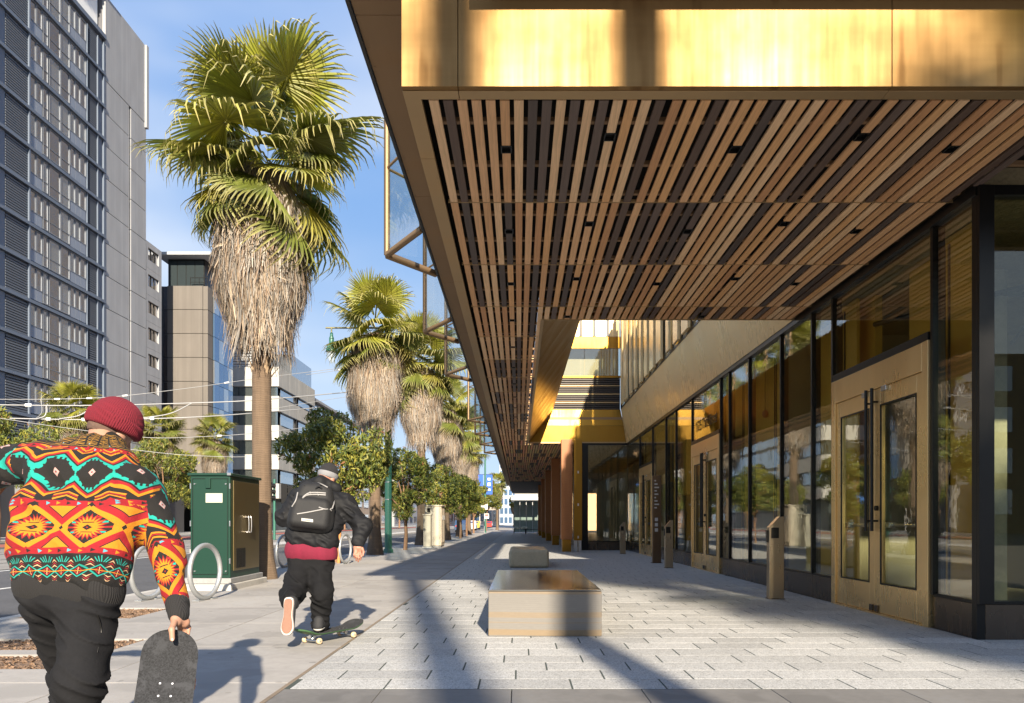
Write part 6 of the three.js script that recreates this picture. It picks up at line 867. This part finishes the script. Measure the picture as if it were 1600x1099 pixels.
  const inB = blend([cap(P(485, 850, 6.94), P(500, 785, 7.14), 0.09), cap(P(472, 782, 7.14), P(534, 790, 7.14), 0.05), ...chain([[P(538, 788, 7.12), 0.05], [P(566, 822, 7.0), 0.045], [P(559, 848, 6.87), 0.035]]), ...chain([[P(466, 780, 7.12), 0.05], [P(446, 808, 7.0), 0.045], [P(474, 818, 7.36), 0.033]]), cap(P(473, 874, 6.93), P(499, 876, 6.93), 0.075), ...chain([[P(500, 886, 6.93), 0.075], [P(503, 930, 6.76), 0.058], [P(500, 982, 6.86), 0.04]]), ...chain([[P(470, 886, 6.92), 0.075], [P(457, 928, 6.66), 0.06], [P(452, 940, 6.3), 0.042]]), cap(P(503, 775, 7.15), K(0, -0.02, 0.02), 0.05)], 0.04);
  part(sk, 'body', [skinOf(inB, 0.016), skinOf(hF, 0.005), skinOf(blend(h2, 0.007), 0.0035), skinOf(blend(h3, 0.008), 0.0045)].map(metricBody), phys(0.36, 0.165, 0.11, { roughness: 0.55 }));
  for (const s of [-1, 1]) part(sk, 'eye', metricBody(skinOf(ell(K(s * 0.03, -0.006, -0.084), [0.011, 0.007, 0.008], sq), 0.004, 0.01)), std(0.7, 0.68, 0.65)); part(sk, 'mouth', metricBody(skinOf(cap(K(-0.017, -0.08, -0.096), K(0.017, -0.08, -0.096), 0.005), 0.0035, 0.01)), std(0.35, 0.13, 0.11));
  const cap2 = (r, lo, hi, hgt) => metricBody(skinOf(blend([ell(K(0, 0.03, 0.004), [r, r * hgt, r * 1.08], sq)], 0.01, (d, p) => { const q = p.clone().sub(sc).applyQuaternion(sq.clone().invert()); return smax(d + 0.001 * Math.sin(Math.atan2(q.x, q.z) * 60), Math.max(lo - q.y, q.y - hi), 0.012); }), 0.005));
  const hat = part(sk, 'beanie', cap2(0.09, 0.03, 1, 1.18), std(0.015, 0.0145, 0.016, { roughness: 0.95, bumpMap: T.knit, bumpScale: 0.002 })); part(hat, 'headband', cap2(0.0965, -0.022, 0.036, 1.1), std(0.20, 0.20, 0.21, { roughness: 0.8 }));
  // backpack
  const bpC = P(489, 794, 6.86), bq = new THREE.Quaternion().setFromEuler(new THREE.Euler(-0.22, 0.12, -0.10)), bi = bq.clone().invert();
  const pack = (p) => { const q = p.clone().sub(bpC).applyQuaternion(bi), tp = 1 - 0.28 * smooth(-0.1, 0.28, q.y), rb = (c, h, r) => { const x = Math.max(Math.abs(q.x - c[0]) - h[0] * tp + r, 0), y = Math.max(Math.abs(q.y - c[1]) - h[1] + r, 0), z = Math.max(Math.abs(q.z - c[2]) - h[2] + r, 0); return Math.hypot(x, y, z) - r; }; let d = rb([0, 0, 0], [0.205, 0.235, 0.10], 0.085); d = smin(d, rb([0.0, -0.07, 0.075], [0.18, 0.145, 0.065], 0.06), 0.02); return d + 0.006 * (noise3(q.x * 14, q.y * 18, q.z * 14) - 0.5); }; pack.pts = [[bpC, 0.3]];
  const packM = std(0.009, 0.0088, 0.0098, { roughness: 0.75, map: T.cloth, bumpMap: T.cloth, bumpScale: 0.003 }), pipe = std(0.26, 0.25, 0.245, { roughness: 0.5 });
  const bp = part(sk, 'backpack', metricBody(skinOf(pack, 0.009)), packM, 'black backpack with grey piping and zips');
  for (const l of [[[465, 770], [462, 782], [456, 792]], [[472, 779], [480, 774], [494, 773], [509, 774]], [[473, 777], [482, 771], [494, 770], [509, 771]], [[464, 803.5], [480, 801], [506, 796]], [[498, 793], [508, 796], [519, 795]], [[517, 762], [521, 770], [522, 785], [519, 795]], [[476, 760], [486, 752], [500, 756], [512, 762]]]) part(bp, 'piping', tube(l.map(([u, v]) => onto(pack, u, v, 6.4, 0.002)), 0.0065, 18, 6), pipe);
  { const pts = [[471, 810], [489, 812], [489, 816.5], [471, 814.5]].map(([u, v]) => onto(pack, u, v, 6.4, 0.004)), lab = part(bp, 'label_patch', plate(...pts, 0.003), std(0.42, 0.41, 0.38)); const q2 = [[474.5, 811.8], [485, 813], [485, 815], [474.5, 813.8]].map(([u, v]) => onto(pack, u, v, 6.4, 0.0055)); part(lab, 'print', plate(...q2, 0.001), M.black); }
  part(bp, 'carry_loop', tube([[493, 764], [498, 760], [503, 764]].map(([u, v], i) => onto(pack, u, v, 6.4, i === 1 ? 0.03 : 0.003)), 0.007, 12, 6), packM);
  for (const [u, v] of [[484, 769], [496, 772], [516, 796]]) part(bp, 'zip_pull', cyl(onto(pack, u, v, 6.4, 0.006), onto(pack, u + 1.5, v + 2.5, 6.4, 0.006), 0.006), pipe);
  // shoes: right one flat on the deck, left one raised with its sole showing
  const sr0 = P(497, 990, 6.72), sr1 = P(508, 985.5, 6.98); sr0.y = sr1.y = 0.15;
  part(sk, 'shoe', metricBody(skinOf(blend([cap(sr0, sr1, 0.044, 0.04), cap(sr0.clone().add(new THREE.Vector3(0, 0.05, -0.01)), sr0.clone().lerp(sr1, 0.35).add(new THREE.Vector3(0, 0.03, 0)), 0.042, 0.04)], 0.03, (d, p) => smax(d, 0.122 - p.y, 0.006)), 0.006)), std(0.02, 0.02, 0.022, { roughness: 0.8 }));
  part(sk, 'sole', metricBody(skinOf(blend([cap(sr0, sr1, 0.049, 0.046)], 0.02, (d, p) => Math.max(d, 0.108 - p.y, p.y - 0.128)), 0.005)), std(0.62, 0.58, 0.52)); for (const t of [0.3, 0.5, 0.7]) part(sk, 'shoe_stripe', cyl(sr0.clone().lerp(sr1, t).add(new THREE.Vector3(0.03, 0.0, 0.02)), sr0.clone().lerp(sr1, t + 0.12).add(new THREE.Vector3(0.035, 0.028, 0.02)), 0.006), M.white);
  const heel = P(451.5, 939, 6.27), toe = P(449, 982, 6.22), back = new THREE.Vector3(0.02, 0.06, -0.06), sdir = toe.clone().sub(heel).normalize(), sn = new THREE.Vector3(-0.08, 0.05, 1).normalize(); sn.addScaledVector(sdir, -sn.dot(sdir)).normalize(); const sw = sdir.clone().cross(sn);
  part(sk, 'shoe', metricBody(skinOf(blend([cap(heel.clone().addScaledVector(sn, -0.04), toe.clone().addScaledVector(sn, -0.04), 0.046, 0.042), cap(heel.clone().addScaledVector(sn, -0.07), heel.clone().addScaledVector(sn, -0.10).addScaledVector(sdir, 0.02), 0.046, 0.048)], 0.03, (d, p) => smax(d, p.clone().sub(heel).dot(sn) + 0.0, 0.004)), 0.007)), std(0.02, 0.02, 0.022, { roughness: 0.8 }));
  const soleShape = (k) => { const s = new THREE.Shape(), out = [[0.0, -0.02], [0.028, -0.012], [0.036, 0.03], [0.032, 0.09], [0.034, 0.14], [0.046, 0.2], [0.044, 0.245], [0.022, 0.275], [0.0, 0.28]]; const all = [...out, ...out.slice(1, -1).reverse().map(([a, b]) => [-a, b])]; const v = all.map(([a, b]) => new THREE.Vector2(a * k, 0.128 + (b - 0.128) * (k * 0.5 + 0.5) * (k < 1 ? 0.985 : 1))); s.splineThru([...v.slice(1), v[0]]); const c = new THREE.CatmullRomCurve3(v.map((q) => new THREE.Vector3(q.x, q.y, 0)), true); return new THREE.Shape(c.getPoints(60).map((q) => new THREE.Vector2(q.x, q.y))); };
  const put = (o, lift) => { o.quaternion.setFromRotationMatrix(new THREE.Matrix4().makeBasis(sw, sdir, sw.clone().cross(sdir))); o.position.copy(heel).addScaledVector(sn, lift); };
  const zs = Math.sign(sw.clone().cross(sdir).dot(sn)); const mk = (k, dep) => { const g = new THREE.ExtrudeGeometry(soleShape(k), { depth: dep, bevelEnabled: true, bevelSize: 0.002, bevelThickness: 0.002, bevelSegments: 1 }); if (zs < 0) g.translate(0, 0, -dep); return metric(clean(g)); };
  put(part(sk, 'sole', mk(1.08, 0.022), std(0.5, 0.44, 0.40)), -0.012); put(part(sk, 'gum_tread', mk(0.93, 0.004), std(0.24, 0.125, 0.085, { roughness: 0.8, map: T.cloth })), 0.013);
  const b2 = skateboard('skateboard rolling under the skater, pale wheels', [0.62, 0.46, 0.28], [0.05, 0.12, 0.05]); b2.position.set(-1.735, 0.083, -6.86); b2.rotation.y = Math.atan2(-0.5, 0.87) * 1.0;
}
renderer.render(scene, camera);
